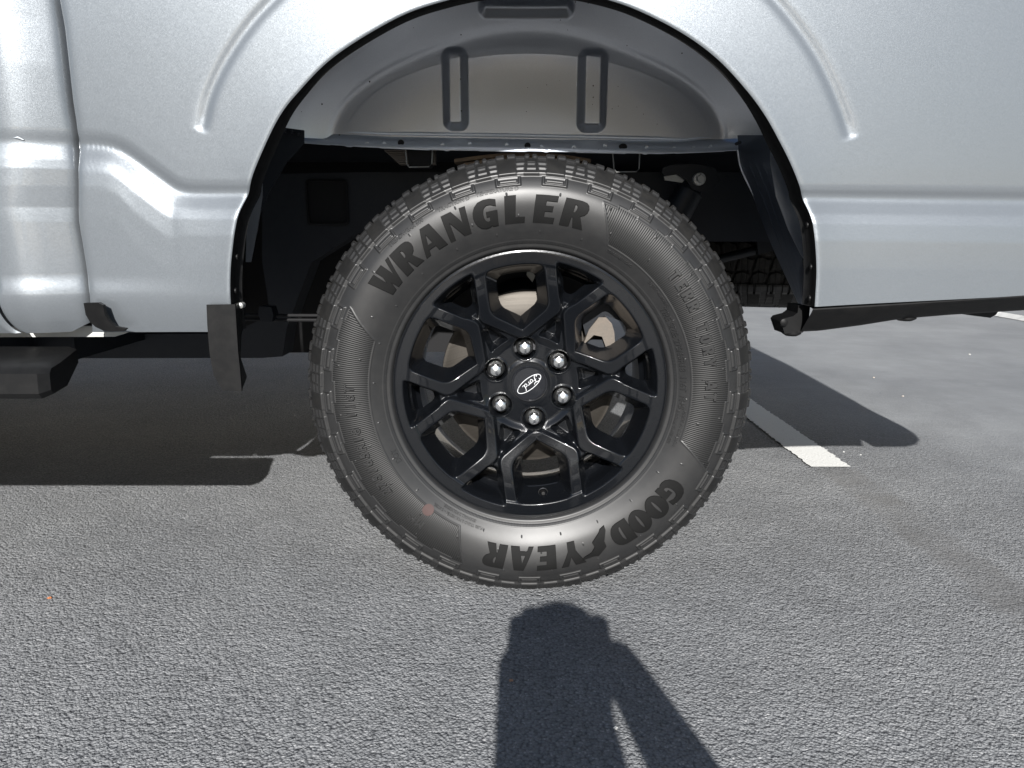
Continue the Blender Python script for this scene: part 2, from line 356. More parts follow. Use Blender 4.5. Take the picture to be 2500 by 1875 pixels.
ker = np.hanning(9); ker /= ker.sum(); prof = np.convolve(np.pad(prof, 4, 'edge'), ker, 'valid')
Zh = P(300, 712, YB)[1]
def bed_y(X, Z):
    Zc = np.interp(X, crease[:, 0], crease[:, 1])
    sl = np.interp(X, crease[:, 0], np.gradient(crease[:, 1], crease[:, 0]))
    y = YB + np.interp((Z - Zc) / np.sqrt(1 + sl * sl), dt, prof)
    y = y + 0.055 * np.maximum(Z - 0.86, 0) ** 2 + 0.012 * (X - 0.1) ** 2
    fl = sstep(-0.25, -0.5, X)
    y = y + fl * 0.55 * np.maximum(Zh + 0.0 - Z, 0) ** 1.6 * 1.9
    fade = sstep(-0.52, -0.74, X)
    y = y - 0.0040 * fade * sstep(Zh + 0.026, Zh - 0.006, Z)
    for g in (grooveL, grooveR):
        d, p = poly_dist(X, Z, g[::2]); tap = 1 - sstep(0.90, 1.0, p) * 0.4
        side = sstep(0.0, 0.05, d)
        y = y + 0.0034 * np.exp(-(d / 0.0095) ** 2) * tap * (1 - sstep(0.97, 1.0, p) * (d < 0.02))
    return y
for _ in range(2): gap[:, 0] = CX + (gap_raw[:, 0] - CX) * (bed_y(gap[:, 0], gap[:, 1]) - CY) / (YB - CY)
# bed side: rays from the arch edge to the panel's outer border
n = len(A)
Bx = np.zeros((n, 2)); bl = P(218, 812, YB); XR = 1.27; ZT = 1.36
border = np.vstack([[bl[0], bl[1]], gap[::-1][1:], [[-0.6, ZT], [0, ZT], [XR, ZT], [XR + 0.01, 0.9], [XR, 0.64], [1.09, 0.635], [1.055, P(2700, 708, YB)[1] + 0.003]]])
br_start = np.vstack([border]); 
# weights so that border points spread sensibly along the arch
bd = resample(border, n)
T = np.concatenate([np.linspace(0, 0.04, 14)[:-1], 0.04 + 0.96 * np.linspace(0, 1, 250) ** 1.0])
V = np.zeros((len(T), n, 3)); XZ = A[None] * (1 - T[:, None, None]) + bd[None] * T[:, None, None]
V[:, :, 0] = XZ[..., 0]; V[:, :, 2] = XZ[..., 1]
Yv = bed_y(V[:, :, 0], V[:, :, 2])
dA = np.hypot(XZ[..., 0] - A[None, :, 0], XZ[..., 1] - A[None, :, 1])
Yv = Yv - 0.007 * np.exp(-dA / 0.06) + 0.0022 * np.exp(-(dA / 0.0025))
gd, _ = poly_dist(V[:, :, 0], V[:, :, 2], gap[::6])
Yv = Yv + 0.010 * np.exp(-gd / 0.004)
V[:, :, 1] = Yv
bed = grid_obj('bed_side', V, M['paint'], truck)
archY = Yv[0].copy()
# arch lip flange, turned inwards
rows = []
for k_, (off, dy) in enumerate([(0.0, 0.0), (0.0006, 0.004), (0.0015, 0.012), (0.002, 0.030), (0.007, 0.034)]):
    c = np.array([0.0, 0.62]); dirv = A - c; dirv /= np.linalg.norm(dirv, axis=1)[:, None]
    q = A - dirv * off; rows.append(np.stack([q[:, 0], archY + dy * (1 - 0.62 * sstep(0.80, 0.92, A[:, 1])), q[:, 1]], 1))
grid_obj('arch_flange', np.array(rows), M['plastic'], truck)
for px, py in [(585.4, 625), (583, 710), (1964, 552), (1971, 650), (1964, 727)]:
    X, Z = P(px, py, YB + 0.015); sgn = 1 if px > 1000 else -1
    i = int(np.argmin(np.hypot(A[:, 0] - X, A[:, 1] - Z))); bm = bmesh.new()
    lathe(bm, [(0.0055, 0), (0.005, -sgn * 0.002), (0.003, -sgn * 0.0028), (0.0, -sgn * 0.003)], 14, (A[i, 0] - sgn * 0.002, archY[i] + 0.018, A[i, 1]), 'X')
    bm_obj('rivet', bm, M['plastic'], truck, True)

# wheel housing: barrel, fillet and inner wall in one pressed sheet
YW = 0.300
idx = np.where(A[:, 1] > 0.852)[0]; Ah = A[idx[0]:idx[-1] + 1]; Ah = resample(Ah, 620); C0 = np.array([0.0, 0.856])
ph_ = np.linspace(pi, 0, 620); dr = np.stack([np.cos(ph_), np.sin(ph_)], 1)
pa = np.arctan2(Ah[:, 1] - C0[1], Ah[:, 0] - C0[0]); ra = np.interp(-ph_, -pa, np.hypot(Ah[:, 0] - C0[0], Ah[:, 1] - C0[1]))
def ell(a_, b_): return 1 / np.sqrt((dr[:, 0] / a_) ** 2 + (dr[:, 1] / b_) ** 2)
ro, rw = (ell(0.535, 0.275) ** 10 + (ra * 1.05) ** 10) ** 0.1, ell(0.375, 0.165)
ctl = [(0.0, -0.028), (0.25, 0.0), (0.8, 0.05), (1.0, 0.11), (1.0, 0.17), (1.22, 0.235), (1.45, 0.266), (1.75, 0.288), (2.0, 0.2965), (3.0, 0.3)]
cc_ = catmull([(a_ * 0.1, b_) for a_, b_ in ctl], 24); cc_[:, 0] *= 10; cc_ = cc_[cc_[:, 0] <= 3.0]
wk = cc_[:, 0][:, None]
rad_ = np.where(wk <= 1, ra * 0.992 + (ro - ra * 0.992) * np.clip(wk, 0, 1), np.where(wk <= 2, ro + (rw - ro) * np.clip(wk - 1, 0, 1), rw * np.clip(3 - wk, 0, 1)))
extra = np.linspace(1, 0, 260)[1:, None] * rw[None]
first = rad_[cc_[:, 0] <= 2.0]; q_r = np.vstack([first, extra]); yb = np.concatenate([cc_[cc_[:, 0] <= 2.0, 1], YW - 0.0035 * np.linspace(1, 0, len(extra)) ** 6])[:, None] * np.ones((1, 620))
X, Z = C0[0] + q_r * dr[None, :, 0], C0[1] + q_r * dr[None, :, 1]
def rbox(X, Z, x0, x1, z0, z1, r=0.012):
    cx_, cz_ = (x0 + x1) / 2, (z0 + z1) / 2; hx, hz = (x1 - x0) / 2 - r, (z1 - z0) / 2 - r
    dx, dz = np.abs(X - cx_) - hx, np.abs(Z - cz_) - hz
    return np.hypot(np.maximum(dx, 0), np.maximum(dz, 0)) + np.minimum(np.maximum(dx, dz), 0) - r
for (a_, b_, c_, d_, hgt) in [(1079, 1140, 112, 312, 0.022), (1417, 1480, 116, 316, 0.022), (1170, 1400, -2, 36, 0.016)]:
    x0, z1 = P(a_, c_, YW - 0.03); x1, z0 = P(b_, d_, YW - 0.03)
    s = rbox(X, Z, x0, x1, z0, z1, min(0.016, (z1 - z0) / 2.2))
    yb = yb - hgt * sstep(0.004, -0.014, s) * (yb > 0.15)
V = np.stack([X, yb, Z], -1)
grid_obj('wheel_housing', V, M['liner'], truck)

# bottom flange of the inner wall with spot welds and holes
topx = [(700, 312), (736, 316.5), (948, 329), (1299, 335), (1668, 342), (1795, 329), (1850, 318)]
botx = [(700, 343), (736, 348), (885, 359), (1075, 367), (1295, 370), (1611, 376), (1798, 367), (1850, 352)]
YF = YW - 0.004
tp = np.array([P(x, y, YF) for x, y in topx]); bp = np.array([P(x, y, YF - 0.01) for x, y in botx])
xs = np.linspace(tp[0, 0], tp[-1, 0], 220); zt = np.interp(xs, tp[:, 0], tp[:, 1]); zb = np.interp(xs, bp[:, 0], bp[:, 1])
sc_ = 0.0009 * np.sign(np.sin(xs * 31)) - 0.003 * (np.sin(xs * 31 + 0.4) > 0.985); zb = zb + sc_ * 0.5
V = []
for f_, dy in [(-0.25, 0.004), (0.0, 0.0), (0.02, 0.004), (0.06, 0.0065), (0.12, 0.003), (0.2, -0.002), (1.0, -0.015), (1.03, -0.0145), (1.03, -0.010)]:
    V.append(np.stack([xs, np.full(220, YF + dy), zt + (zb - zt) * f_], 1))
fl_o = grid_obj('housing_flange', np.array(V), M['flange'], truck)
def fl_y(px, py):
    X, Z = P(px, py, YF - 0.008); zt_ = np.interp(X, tp[:, 0], tp[:, 1]); zb_ = np.interp(X, bp[:, 0], bp[:, 1])
    f_ = (Z - zt_) / (zb_ - zt_); return X, YF + np.interp(f_, [0.2, 1], [-0.002, -0.015]), Z
for px, py in [(795, 342), (897, 350), (938, 350), (1080, 354), (1147, 351), (1237, 353.5), (1322, 359), (1401, 359.5), (1477, 356), (1579, 360), (1645, 361), (1693, 361), (1734, 358)]:
    X, Y, Z = fl_y(px, py); bm = bmesh.new()
    lathe(bm, [(0.0042, 0.001), (0.0040, -0.0012), (0.0030, -0.0014), (0.0028, -0.0004), (0.0, -0.0004)], 16, (X, Y, Z)); bm_obj('spot_weld', bm, M['flange'], fl_o, True)
for px, py, sx_ in [(979, 349, 1), (1288, 356, 1), (1521, 358.5, 1.35), (1820, 348, 1.0)]:
    X, Y, Z = fl_y(px, py); bm = bmesh.new()
    lathe(bm, [(0.0066, 0.004), (0.0064, 0.0008), (0.0060, 0.0003), (0.0, 0.0006)], 20, (0, 0, 0))
    for v_ in bm.verts: v_.co.x *= sx_
    bmesh.ops.translate(bm, verts=bm.verts, vec=(X, Y - 0.0022, Z)); bm_obj('mounting_hole_dark', bm, M['cavity'], fl_o, True)  # black disc stands in for the shade inside the hole
# dark sheet pieces at both feet of the arch
def plate(name, px, Y, thick, m, parent=truck, bevel=0.0015, tilt=None):
    bm = bmesh.new(); extr(bm, [P(x, y, Y) for x, y in px], Y, Y + thick)
    if tilt:
        for v_ in bm.verts: v_.co.y += tilt(v_.co.x, v_.co.z)
    return bm_obj(name, bm, m, parent, bevel=bevel)
plate('housing_bracket', [(683, 310), (742, 318), (742, 350), (700, 395), (655, 470), (620, 560), (605, 620), (600, 560), (615, 470), (645, 390)], 0.12, 0.004, M['underbody'])
plate('splash_shield', [(640, 480), (628, 560), (612, 640), (600, 640), (602, 560), (617, 490), (640, 420)], 0.04, 0.003, M['liner'])
# rear bracket: ribbed pressing leaning to the back foot of the arch
L_ = catmull([P(x, y, 0.16) for x, y in [(1800, 330), (1808, 400), (1838, 480), (1880, 590), (1925, 690), (1952, 745)]], 10)
R_ = catmull([P(x, y, 0.02) for x, y in [(1886, 330), (1895, 400), (1925, 480), (1950, 570), (1962, 660), (1962, 745)]], 10)
U = np.linspace(0, 1, 90); V = np.zeros((len(L_), 90, 3)); tt = np.linspace(0, 1, len(L_))[:, None]
V[:, :, 0] = L_[:, :1] * (1 - U) + R_[:, :1] * U; V[:, :, 2] = L_[:, 1:] * (1 - U) + R_[:, 1:] * U
rib = sum(0.010 * np.exp(-((U[None] - c_) / 0.05) ** 2) for c_ in (0.22, 0.42, 0.62)) * sstep(0.15, 0.3, tt)
V[:, :, 1] = 0.16 + (0.02 - 0.16) * U[None] - rib
grid_obj('rear_bracket', V, M['bracket'], truck)
bm = bmesh.new(); pr = catmull([P(x, y, 0.16) for x, y in [(1800, 366), (1810, 415), (1845, 490), (1888, 600), (1952, 745)]], 8)
tube(bm, [(x, 0.158, z) for x, z in pr], 0.0022, 8); bm_obj('bracket_edge', bm, M['liner'], truck, True)
plate('inner_quarter_panel', [(1880, 310), (1905, 380), (1935, 460), (1955, 540), (1968, 640), (1955, 620), (1925, 560), (1895, 480), (1882, 400)], 0.012, 0.003, M['liner'])
for px, py in [(1806, 348), (1838, 347), (1866, 340), (694, 318), (711, 322), (727, 327)]:
    X, Z = P(px, py, 0.11); bm = bmesh.new(); lathe(bm, [(0.003, 0.02), (0.003, -0.001), (0.0015, -0.002), (0, -0.002)], 12, (X, 0.11, Z)); bm_obj('rivet', bm, M['underbody'], truck, True)

# ---- cab side behind the rear door
cgap = gap - np.array([0.0045, 0])
ridge_px = [(-8, -60), (6, 41), (28, 158), (47, 316), (51, 380), (48, 506), (57, 541), (85, 712), (104, 784), (110, 830)]
ridge = np.array([P(x, y, YB) for x, y in ridge_px])
seam_px = [(-60, 330), (-30, 520), (-2, 620), (4, 640), (12, 681), (17, 703), (14.5, 727), (20, 755), (31, 782), (47, 803), (66, 815)]
seam = catmull([P(x, y, YB) for x, y in seam_px], 8); seam = np.vstack([[seam[0, 0] - 0.1, 1.36], seam])
ccr = P(90, 334, YB)[1]
def cab_y(X, Z):
    y = YB - 0.014 + np.interp(Z - ccr, dt, prof) * 0.5
    y = y + 0.055 * np.maximum(Z - 0.86, 0) ** 2
    xr = np.interp(Z, ridge[::-1, 1], ridge[::-1, 0]); d = X - xr
    y = y + 0.46 * (0.012 * np.log1p(np.exp(np.clip(d / 0.012, -30, 30))))
    xg = np.interp(Z, cgap[::-1, 1], cgap[::-1, 0]); y = y + 0.020 * np.exp(np.minimum(X - xg, 0) / 0.004)
    y = y + 0.55 * np.maximum(Zh - 0.003 - Z, 0) ** 1.6 * 2.6
    y = y - 0.0045 * sstep(Zh + 0.030, Zh - 0.005, Z)
    return y
ZL = P(100, 812, YB)[1]
zz = np.concatenate([np.linspace(ZL, 0.8, 200), np.linspace(0.8, 1.36, 120)[1:]])
xg = np.interp(zz, cgap[::-1, 1], cgap[::-1, 0]); xsn = np.interp(zz, seam[::-1, 1], seam[::-1, 0])
chamf = np.clip((P(0, 786, YB)[1] - zz) / 0.022, 0, 1) * 0.035; xg2 = xg - chamf
U = np.linspace(0, 1, 150)
X = (xsn + 0.0025)[:, None] * (1 - U) + xg2[:, None] * U; Z = np.repeat(zz[:, None], 150, 1)
Y = cab_y(X, Z) + 0.004 * np.exp(-(X - xsn[:, None] - 0.0025) / 0.002)
cabp = grid_obj('cab_corner', np.stack([X, Y, Z], -1), M['paint'], truck, flip=True)
X = (xsn - 0.0035)[:, None] * (1 - U) + (-1.9) * U; Y = cab_y(X, Z) + 0.004 * np.exp((X - xsn[:, None] + 0.0035) / 0.002)
door = grid_obj('rear_door', np.stack([X, Y, Z], -1), M['paint'], truck)
bm = bmesh.new(); c_ = [(x, z) for x, z in seam]
for (x0, z0), (x1, z1) in zip(c_, c_[1:]):
    vs = [bm.verts.new(p) for p in ((x0 - 0.03, 0.0, z0), (x0 + 0.03, 0.0, z0), (x1 + 0.03, 0.0, z1), (x1 - 0.03, 0.0, z1))]; bm.faces.new(vs)
bm_obj('door_seal', bm, M['cavity'], truck)
bm = bmesh.new(); extr(bm, [(x, z) for x, z in gap] + [(x - 0.06, z) for x, z in gap[::-1]], 0.02, 0.03); bm_obj('bed_gap_filler', bm, M['cavity'], truck)
# moulding lip under the belt line of the door
bm = bmesh.new(); c_ = [P(x, y, YB - 0.012) for x, y in [(-200, 330), (0, 334), (40, 336), (52, 341)]]
tube(bm, [(x, YB - 0.006, z) for x, z in c_], [0.0035, 0.0035, 0.003, 0.001], 8); bm_obj('door_moulding', bm, M['paint'], truck, True)
# pinch weld under the sill, black sills
plate('sill_seam', [(-400, 800), (240, 796), (300, 804), (312, 812), (280, 822), (-400, 825)], -0.02, 0.004, M['primer'])
plate('corner_guard', [(204, 740), (240, 739), (251, 745), (256, 768), (263, 786), (274, 799), (300, 804), (292, 811), (258, 812), (240, 808), (226, 800), (216, 788), (209, 768)], -0.090, 0.008, M['plastic'], bevel=0.0022,
      tilt=lambda x, z: 0.45 * max(0, P(0, 770, -0.078)[1] - z))
fl = plate('stone_guard', [(504, 744), (574, 743), (577, 794), (581, 857), (586, 905), (590, 955), (544, 954), (534, 938), (522, 917), (515, 885), (511, 857), (506, 794)], -0.082, 0.004, M['plastic'], bevel=0.0018)
def quadplate(name, pts, m, t=0.003):
    bm = bmesh.new(); p = [Vector(q_) for q_ in pts]; nrm = (p[1] - p[0]).cross(p[2] - p[0]).normalized() * t
    a_ = [bm.verts.new(q_) for q_ in p]; b_ = [bm.verts.new(q_ + nrm) for q_ in p]; k_ = len(p)
    bm.faces.new(a_); bm.faces.new(b_[::-1])
    for i in range(k_): bm.faces.new((a_[i], b_[i], b_[(i + 1) % k_], a_[(i + 1) % k_]))
    return bm_obj(name, bm, m, truck, bevel=0.001)
def P3(px, py, Y): x, z = P(px, py, Y); return (x, Y, z)
quadplate('stone_guard_return', [P3(574, 743, -0.08), P3(597, 732, -0.02), P3(598, 780, -0.02), P3(582, 855, -0.035), P3(603, 920, -0.03), P3(590, 955, -0.08), P3(581, 857, -0.08)], M['plastic'])
X, Z = P(590, 745, -0.05); bm = bmesh.new(); lathe(bm, [(0.005, 0.01), (0.005, -0.002), (0.002, -0.004), (0, -0.004)], 12, (X, -0.055, Z)); bm_obj('guard_screw', bm, M['zinc'], truck, True)
# brake pipes and clip
for dz in (0, 0.009):
    bm = bmesh.new(); pz = P(620, 770, 0.15)[1] - dz
    tube(bm, [(-1.0, 0.15, pz + 0.01), (-0.5, 0.15, pz), (-0.3, 0.16, pz - 0.002), (0.1, 0.25, pz)], 0.0032, 8); bm_obj('brake_pipe', bm, M['cavity'], truck, True)
plate('pipe_clip', [(633, 748), (662, 750), (668, 770), (663, 786), (636, 784), (630, 765)], 0.13, 0.03, M['frame'], bevel=0.003)

# running board
XO = P(92, 930, -0.17)[0]; XI = P(171, 870, -0.03)[0]; bm = bmesh.new()
zt0 = P(171, 846, -0.03)[1]; zf = P(60, 902, -0.165)[1]; zb0 = P(60, 976, -0.17)[1]
sec = [(-0.03, zt0), (-0.120, zt0 - 0.010), (-0.160, zf + 0.002), (-0.170, zf - 0.006), (-0.173, zb0 + 0.010), (-0.163, zb0), (-0.10, P(136, 952, -0.10)[1]), (-0.03, P(171, 884, -0.03)[1])]
rings = []
for X_, cut_ in [(-2.6, 0), (-0.95, 0), (0, 1), (0.006, 2)]:
    ring = []
    for y_, z_ in sec:
        xe = XO + (XI - XO) * (y_ + 0.17) / 0.14; zc = (zt0 + zb0) / 2
        if cut_ == 0: ring.append(bm.verts.new((X_, y_, z_)))
        else: ring.append(bm.verts.new((xe + (0 if cut_ == 1 else 0.012), y_ * (1 if cut_ == 1 else 0.93), zc + (z_ - zc) * (1 if cut_ == 1 else 0.82))))
    rings.append(ring)
for a_, b_ in zip(rings, rings[1:]):
    for i in range(len(sec)): bm.faces.new((a_[i], b_[i], b_[(i + 1) % len(sec)], a_[(i + 1) % len(sec)]))
bm.faces.new(rings[0]); bm.faces.new(rings[-1][::-1])
bm_obj('running_board', bm, M['plastic'], truck, bevel=0.004, seg=3)

# rear valance to the right of the arch
XV = np.linspace(P(1978, 746, YB)[0] - 0.001, 1.05, 120)
vt = np.array([P(x, y, YB) for x, y in [(1976, 750), (2200, 738), (2500, 719), (2700, 708)]]); vb = np.array([P(x, y, YB + 0.03) for x, y in [(1915, 812), (2000, 808), (2100, 795), (2200, 779), (2320, 769), (2500, 758), (2700, 750)]])
zt_ = np.interp(XV, vt[:, 0], vt[:, 1]); zb_ = np.interp(XV, vb[:, 0], vb[:, 1]); rows = []
for f_, dy in [(-0.02, 0.012), (-0.01, 0.0), (0.03, -0.0095), (0.1, -0.0085), (0.3, 0.0), (0.6, 0.014), (0.9, 0.028), (1.0, 0.036), (1.0, 0.06), (0.6, 0.09)]:
    rows.append(np.stack([XV, YB - 0.004 + dy + np.full(120, 0.0), zt_ + (zb_ - zt_) * f_], 1))
grid_obj('rear_valance', np.array(rows), M['plastic'], truck)
e0 = plate('valance_end', [(1950, 745), (1978, 748), (1974, 790), (1960, 812), (1916, 815), (1906, 785), (1912, 778), (1936, 772), (1947, 764)], -0.03, 0.05, M['plastic'], bevel=0.002)
bm = bmesh.new(); X, Z = P(1913, 787, -0.032); lathe(bm, [(0.007, 0.005), (0.0065, -0.003), (0.003, -0.0045), (0, -0.0045)], 16, (X, -0.032, Z)); bm_obj('valance_clip', bm, M['plastic'], truck, True)
for px, py, wd in [(1935, 815, 0.016), (2213, 778, 0.018)]:
    X, Z = P(px, py, -0.02); bm = bmesh.new(); lathe(bm, [(0, -0.005), (wd * 0.6, -0.004), (wd, 0.0), (wd, 0.006)], 18, (X, -0.015, Z), 'Z'); bm_obj('valance_plug', bm, M['plastic'], truck, True)
plate('hitch_bracket', [(2300, 760), (2440, 756), (2432, 768), (2418, 776), (2370, 770)], 0.08, 0.05, M['frame'], bevel=0.003)

# ---- frame, springs and running gear seen past the tyre
bm = bmesh.new()
extr(bm, [P(x, y, 0.42) for x, y in [(-900, 815), (560, 815), (660, 770), (640, 640), (640, 425), (900, 420), (2300, 420), (2300, 590), (1300, 590), (874, 568), (760, 640), (700, 800), (690, 870), (640, 874), (-900, 876)]], 0.42, 0.50)
rail = bm_obj('frame_rail', bm, M['underbody'], truck, bevel=0.006)
bm = bmesh.new(); x0, z1 = P(751, 443, 0.42); x1, z0 = P(849, 546, 0.42)
for s_, r_ in ((0, 0),):
    pts = []
    for cx_, cz_, a0 in ((x1 - .008, z1 - .008, 0), (x0 + .008, z1 - .008, 90), (x0 + .008, z0 + .008, 180), (x1 - .008, z0 + .008, 270)):
        for a_ in (0, 30, 60, 90): pts.append((cx_ + .008 * cos(rad(a0 + a_)), cz_ + .008 * sin(rad(a0 + a_))))
    lip_o = [(x * 1 + (x - (x0 + x1) / 2) * .10, z + (z - (z0 + z1) / 2) * .10) for x, z in pts]
    rings = [[bm.verts.new((x, y_, z)) for x, z in pp] for pp, y_ in ((lip_o, 0.4195), (lip_o, 0.414), (pts, 0.412), (pts, 0.4185))]
    for a_, b_ in zip(rings, rings[1:]):
        for i in range(16): bm.faces.new((a_[i], a_[(i + 1) % 16], b_[(i + 1) % 16], b_[i]))
    bm.faces.new(rings[-1])
bm_obj('rail_opening_dark', bm, M['cavity'], rail, bevel=0)  # rail is uncut; this near-black face paints the shade inside
bm = bmesh.new(); extr(bm, [P(x, y, 0.95) for x, y in [(-900, 300), (1400, 300), (1400, 830), (1370, 858), (-900, 868)]], 0.95, 1.35); bm_obj('underbody_blocker', bm, M['cavity'], truck, bevel=0.03)  # near-black mass added to block the view and keep the underbody dark
bm = bmesh.new(); extr(bm, [P(x, y, 1.00) for x, y in [(1402, 300), (2140, 300), (2140, 560), (1960, 590), (1800, 740), (1480, 770), (1402, 800)]], 1.42, 1.62); bm_obj('rear_underbody_blocker', bm, M['cavity'], truck, bevel=0.03)  # dark blocker added so the wheel openings see black behind them
bm = bmesh.new(); extr(bm, [(-3.1, 0.42), (-3.1, 0.55), (-0.9, 0.56), (-0.5, 0.86), (1.2, 0.86), (1.2, 0.76), (0.45, 0.74), (-0.02, 0.44)], 1.50, 1.58); bm_obj('frame_rail', bm, M['frame'], truck)
# leaf spring pack and corrugated floor ends seen in the slot over the tyre
for i in range(5):
    bm = bmesh.new(); za = P(1180, 378, 0.33)[1] - 0.0085 * i
    tube_pts = [(-0.155 + 0.02 * i, za - 0.012), (-0.05, za), (0.05, za), (0.135 - 0.02 * i, za - 0.012)]
    c_ = resample(catmull(tube_pts, 6), 24)
    extr(bm, [(x, z + 0.0036) for x, z in c_] + [(x, z - 0.0036) for x, z in c_[::-1]], 0.33, 0.39); bm_obj('spring_leaf', bm, M['spring'], truck)
for i in range(8):
    bm = bmesh.new(); x0, z0 = P(938 + i * 5, 367 + i * 4.6, 0.31); x1, _ = P(1062, 367, 0.31); box(bm, x0, x1, 0.312, 0.34, z0 - 0.0012, z0 + 0.0012); bm_obj('floor_slat', bm, M['cast'], truck)
def ubr(px0, px1, py0, py1, m, name):
    bm = bmesh.new(); Y = 0.296
    tube(bm, [P3(px0, py0, Y), P3(px0 + 3, py1 - 8, Y), P3(px0 + 9, py1, Y), P3(px1 - 8, py1 - 1, Y), P3(px1 - 2, py1 - 8, Y), P3(px1, py0, Y)], 0.0013, 6); bm_obj(name, bm, m, truck, True)
ubr(990, 1056, 364, 408, M['zinc'], 'bracket_rim'); ubr(1496, 1562, 375, 420, M['zinc'], 'bracket_rim')
plate('channel_end', [(993, 362), (1053, 362), (1052, 400), (1046, 406), (1002, 406), (997, 400)], 0.3, 0.06, M['cavity'], bevel=0)
# bolt and shock absorber
X, Z = P(1708, 437, 0.30); bm = bmesh.new(); lathe(bm, [(0.013, 0.02), (0.013, 0.0), (0.0125, -0.002), (0.009, -0.0025), (0.0, -0.0025)], 24, (X, 0.30, Z)); bm_obj('shock_bolt_washer', bm, M['zinc'], truck, True)
bm = bmesh.new(); lathe(bm, [(0.0085, -0.0024), (0.0085, -0.009), (0.0075, -0.011), (0.0, -0.011)], 6, (X, 0.30, Z)); bm_obj('shock_bolt', bm, M['zinc'], truck)
plate('shock_mount', [(1618, 410), (1640, 402), (1700, 400), (1745, 410), (1760, 440), (1740, 462), (1712, 468), (1690, 462), (1676, 440), (1655, 425), (1625, 430), (1616, 422)], 0.31, 0.012, M['frame'], bevel=0.004)
plate('shock_tab', [(1621, 427), (1652, 425), (1672, 442), (1668, 446), (1623, 440)], 0.33, 0.006, M['zinc'])
bm = bmesh.new(); a_, b_ = P3(1690, 452, 0.34), P3(1560, 690, 0.34)
tube(bm, [a_, tuple(Vector(a_).lerp(Vector(b_), 0.06)), tuple(Vector(a_).lerp(Vector(b_), 0.061)), b_], [0.024, 0.028, 0.031, 0.031], 28); bm_obj('shock_absorber', bm, M['frame'], truck, True)
bm = bmesh.new(); tube(bm, [P3(1640, 660, 0.6), P3(1800, 622, 0.6), P3(1930, 590, 0.6)], 0.012, 10); bm_obj('link_rod', bm, M['frame'], truck, True)
plate('link_clamp', [(1848, 575), (1885, 560), (1890, 612), (1850, 622)], 0.58, 0.04, M['frame'], bevel=0.004)
bm = bmesh.new(); tube(bm, [(0, 0.12, 0.395), (0, 0.45, 0.395)], 0.045, 20); tube(bm, [(0, 0.45, 0.395), (0, 1.55, 0.395)], 0.05, 20)
lathe(bm, [(0.05, -0.16), (0.13, -0.08), (0.15, 0.0), (0.13, 0.08), (0.05, 0.16)], 24, (0, 1.0, 0.395)); bm_obj('rear_axle', bm, M['frame'], truck, True)

# ---- the rest of the truck, coarser: it shades the ground
TW = 2.0
bm = bmesh.new(); box(bm, -0.72, 1.25, 0.315, TW - 0.33, 0.87, 0.90); box(bm, -0.72, -0.55, -0.03, 0.28, 0.86, 0.9); box(bm, 0.58, 1.25, -0.03, 0.28, 0.86, 0.9)
box(bm, -0.72, 1.25, TW - 0.33, TW - 0.03, 0.86, 0.9); bm_obj('bed_floor', bm, M['underbody'], truck)
bm = bmesh.new(); box(bm, -0.78, -0.74, -0.02, TW - 0.02, 0.86, 1.36); bm_obj('bed_headboard', bm, M['paint'], truck, bevel=0.005)
bm = bmesh.new(); box(bm, -0.76, 1.27, -0.045, 0.02, 1.362, 1.40); bm_obj('bed_rail', bm, M['plastic'], truck, bevel=0.01)
bm = bmesh.new(); box(bm, -0.76, 1.27, TW - 0.02, TW + 0.045, 1.362, 1.40); bm_obj('bed_rail', bm, M['plastic'], truck, bevel=0.01)
bm = bmesh.new(); box(bm, 1.22, 1.275, 0.03, TW - 0.03, 0.72, 1.39); bm_obj('tailgate', bm, M['paint'], truck, bevel=0.012)
bm = bmesh.new()
extr(bm, [(-0.74, 0.50)] + [(x, z) for x, z in A[::20]] + [(1.27, 0.60), (1.27, 1.36), (-0.74, 1.36)], TW + 0.03, TW + 0.06); bm_obj('far_bed_side', bm, M['paint'], truck)
zA = P(2700, 750, YB)[1]
bm = bmesh.new(); extr(bm, [(1.075, zA - 0.01), (1.18, zA - 0.008), (1.225, zA + 0.006), (1.262, zA + 0.035), (1.282, zA + 0.075), (1.288, 0.68), (1.26, 0.72), (1.14, 0.70), (1.115, 0.62)], -0.03, TW + 0.03); bm_obj('rear_bumper', bm, M['chrome'], truck, bevel=0.02, seg=3)
bm = bmesh.new(); box(bm, 1.2, 1.28, -0.048, 0.16, 0.9, 1.34); bm_obj('tail_lamp', bm, mat('lamp_red', (0.35, 0.01, 0.01), 0.15, coat=1), truck, bevel=0.02)
# cab body and front
bm = bmesh.new(); extr(bm, [(-0.86, 0.50), (-0.82, 1.36), (-1.02, 1.92), (-2.45, 1.95), (-3.05, 1.42), (-4.25, 1.30), (-4.42, 1.05), (-4.40, 0.45), (-4.1, 0.42), (-3.95, 0.75), (-3.68, 0.9), (-3.4, 0.75), (-3.25, 0.42)], 0.02, TW - 0.02)
bm_obj('cab_body', bm, M['paint'], truck, bevel=0.03, seg=3)
for side, y0 in ((0, 0.012), (1, TW - 0.016)):
    for xs_ in ([(-1.1, 1.38), (-1.14, 1.80), (-1.85, 1.84), (-1.85, 1.38)], [(-1.93, 1.38), (-1.93, 1.84), (-2.4, 1.85), (-2.9, 1.40)]):
        bm = bmesh.new(); extr(bm, xs_, y0, y0 + 0.004); bm_obj('side_window', bm, M['glass'], truck)
bm = bmesh.new(); extr(bm, [(-3.2, 1.30), (-3.2, 0.52), (-1.9, 0.50), (-1.9, 1.36)], YB + 0.0, 0.02); bm_obj('front_door', bm, M['paint'], truck, bevel=0.02)
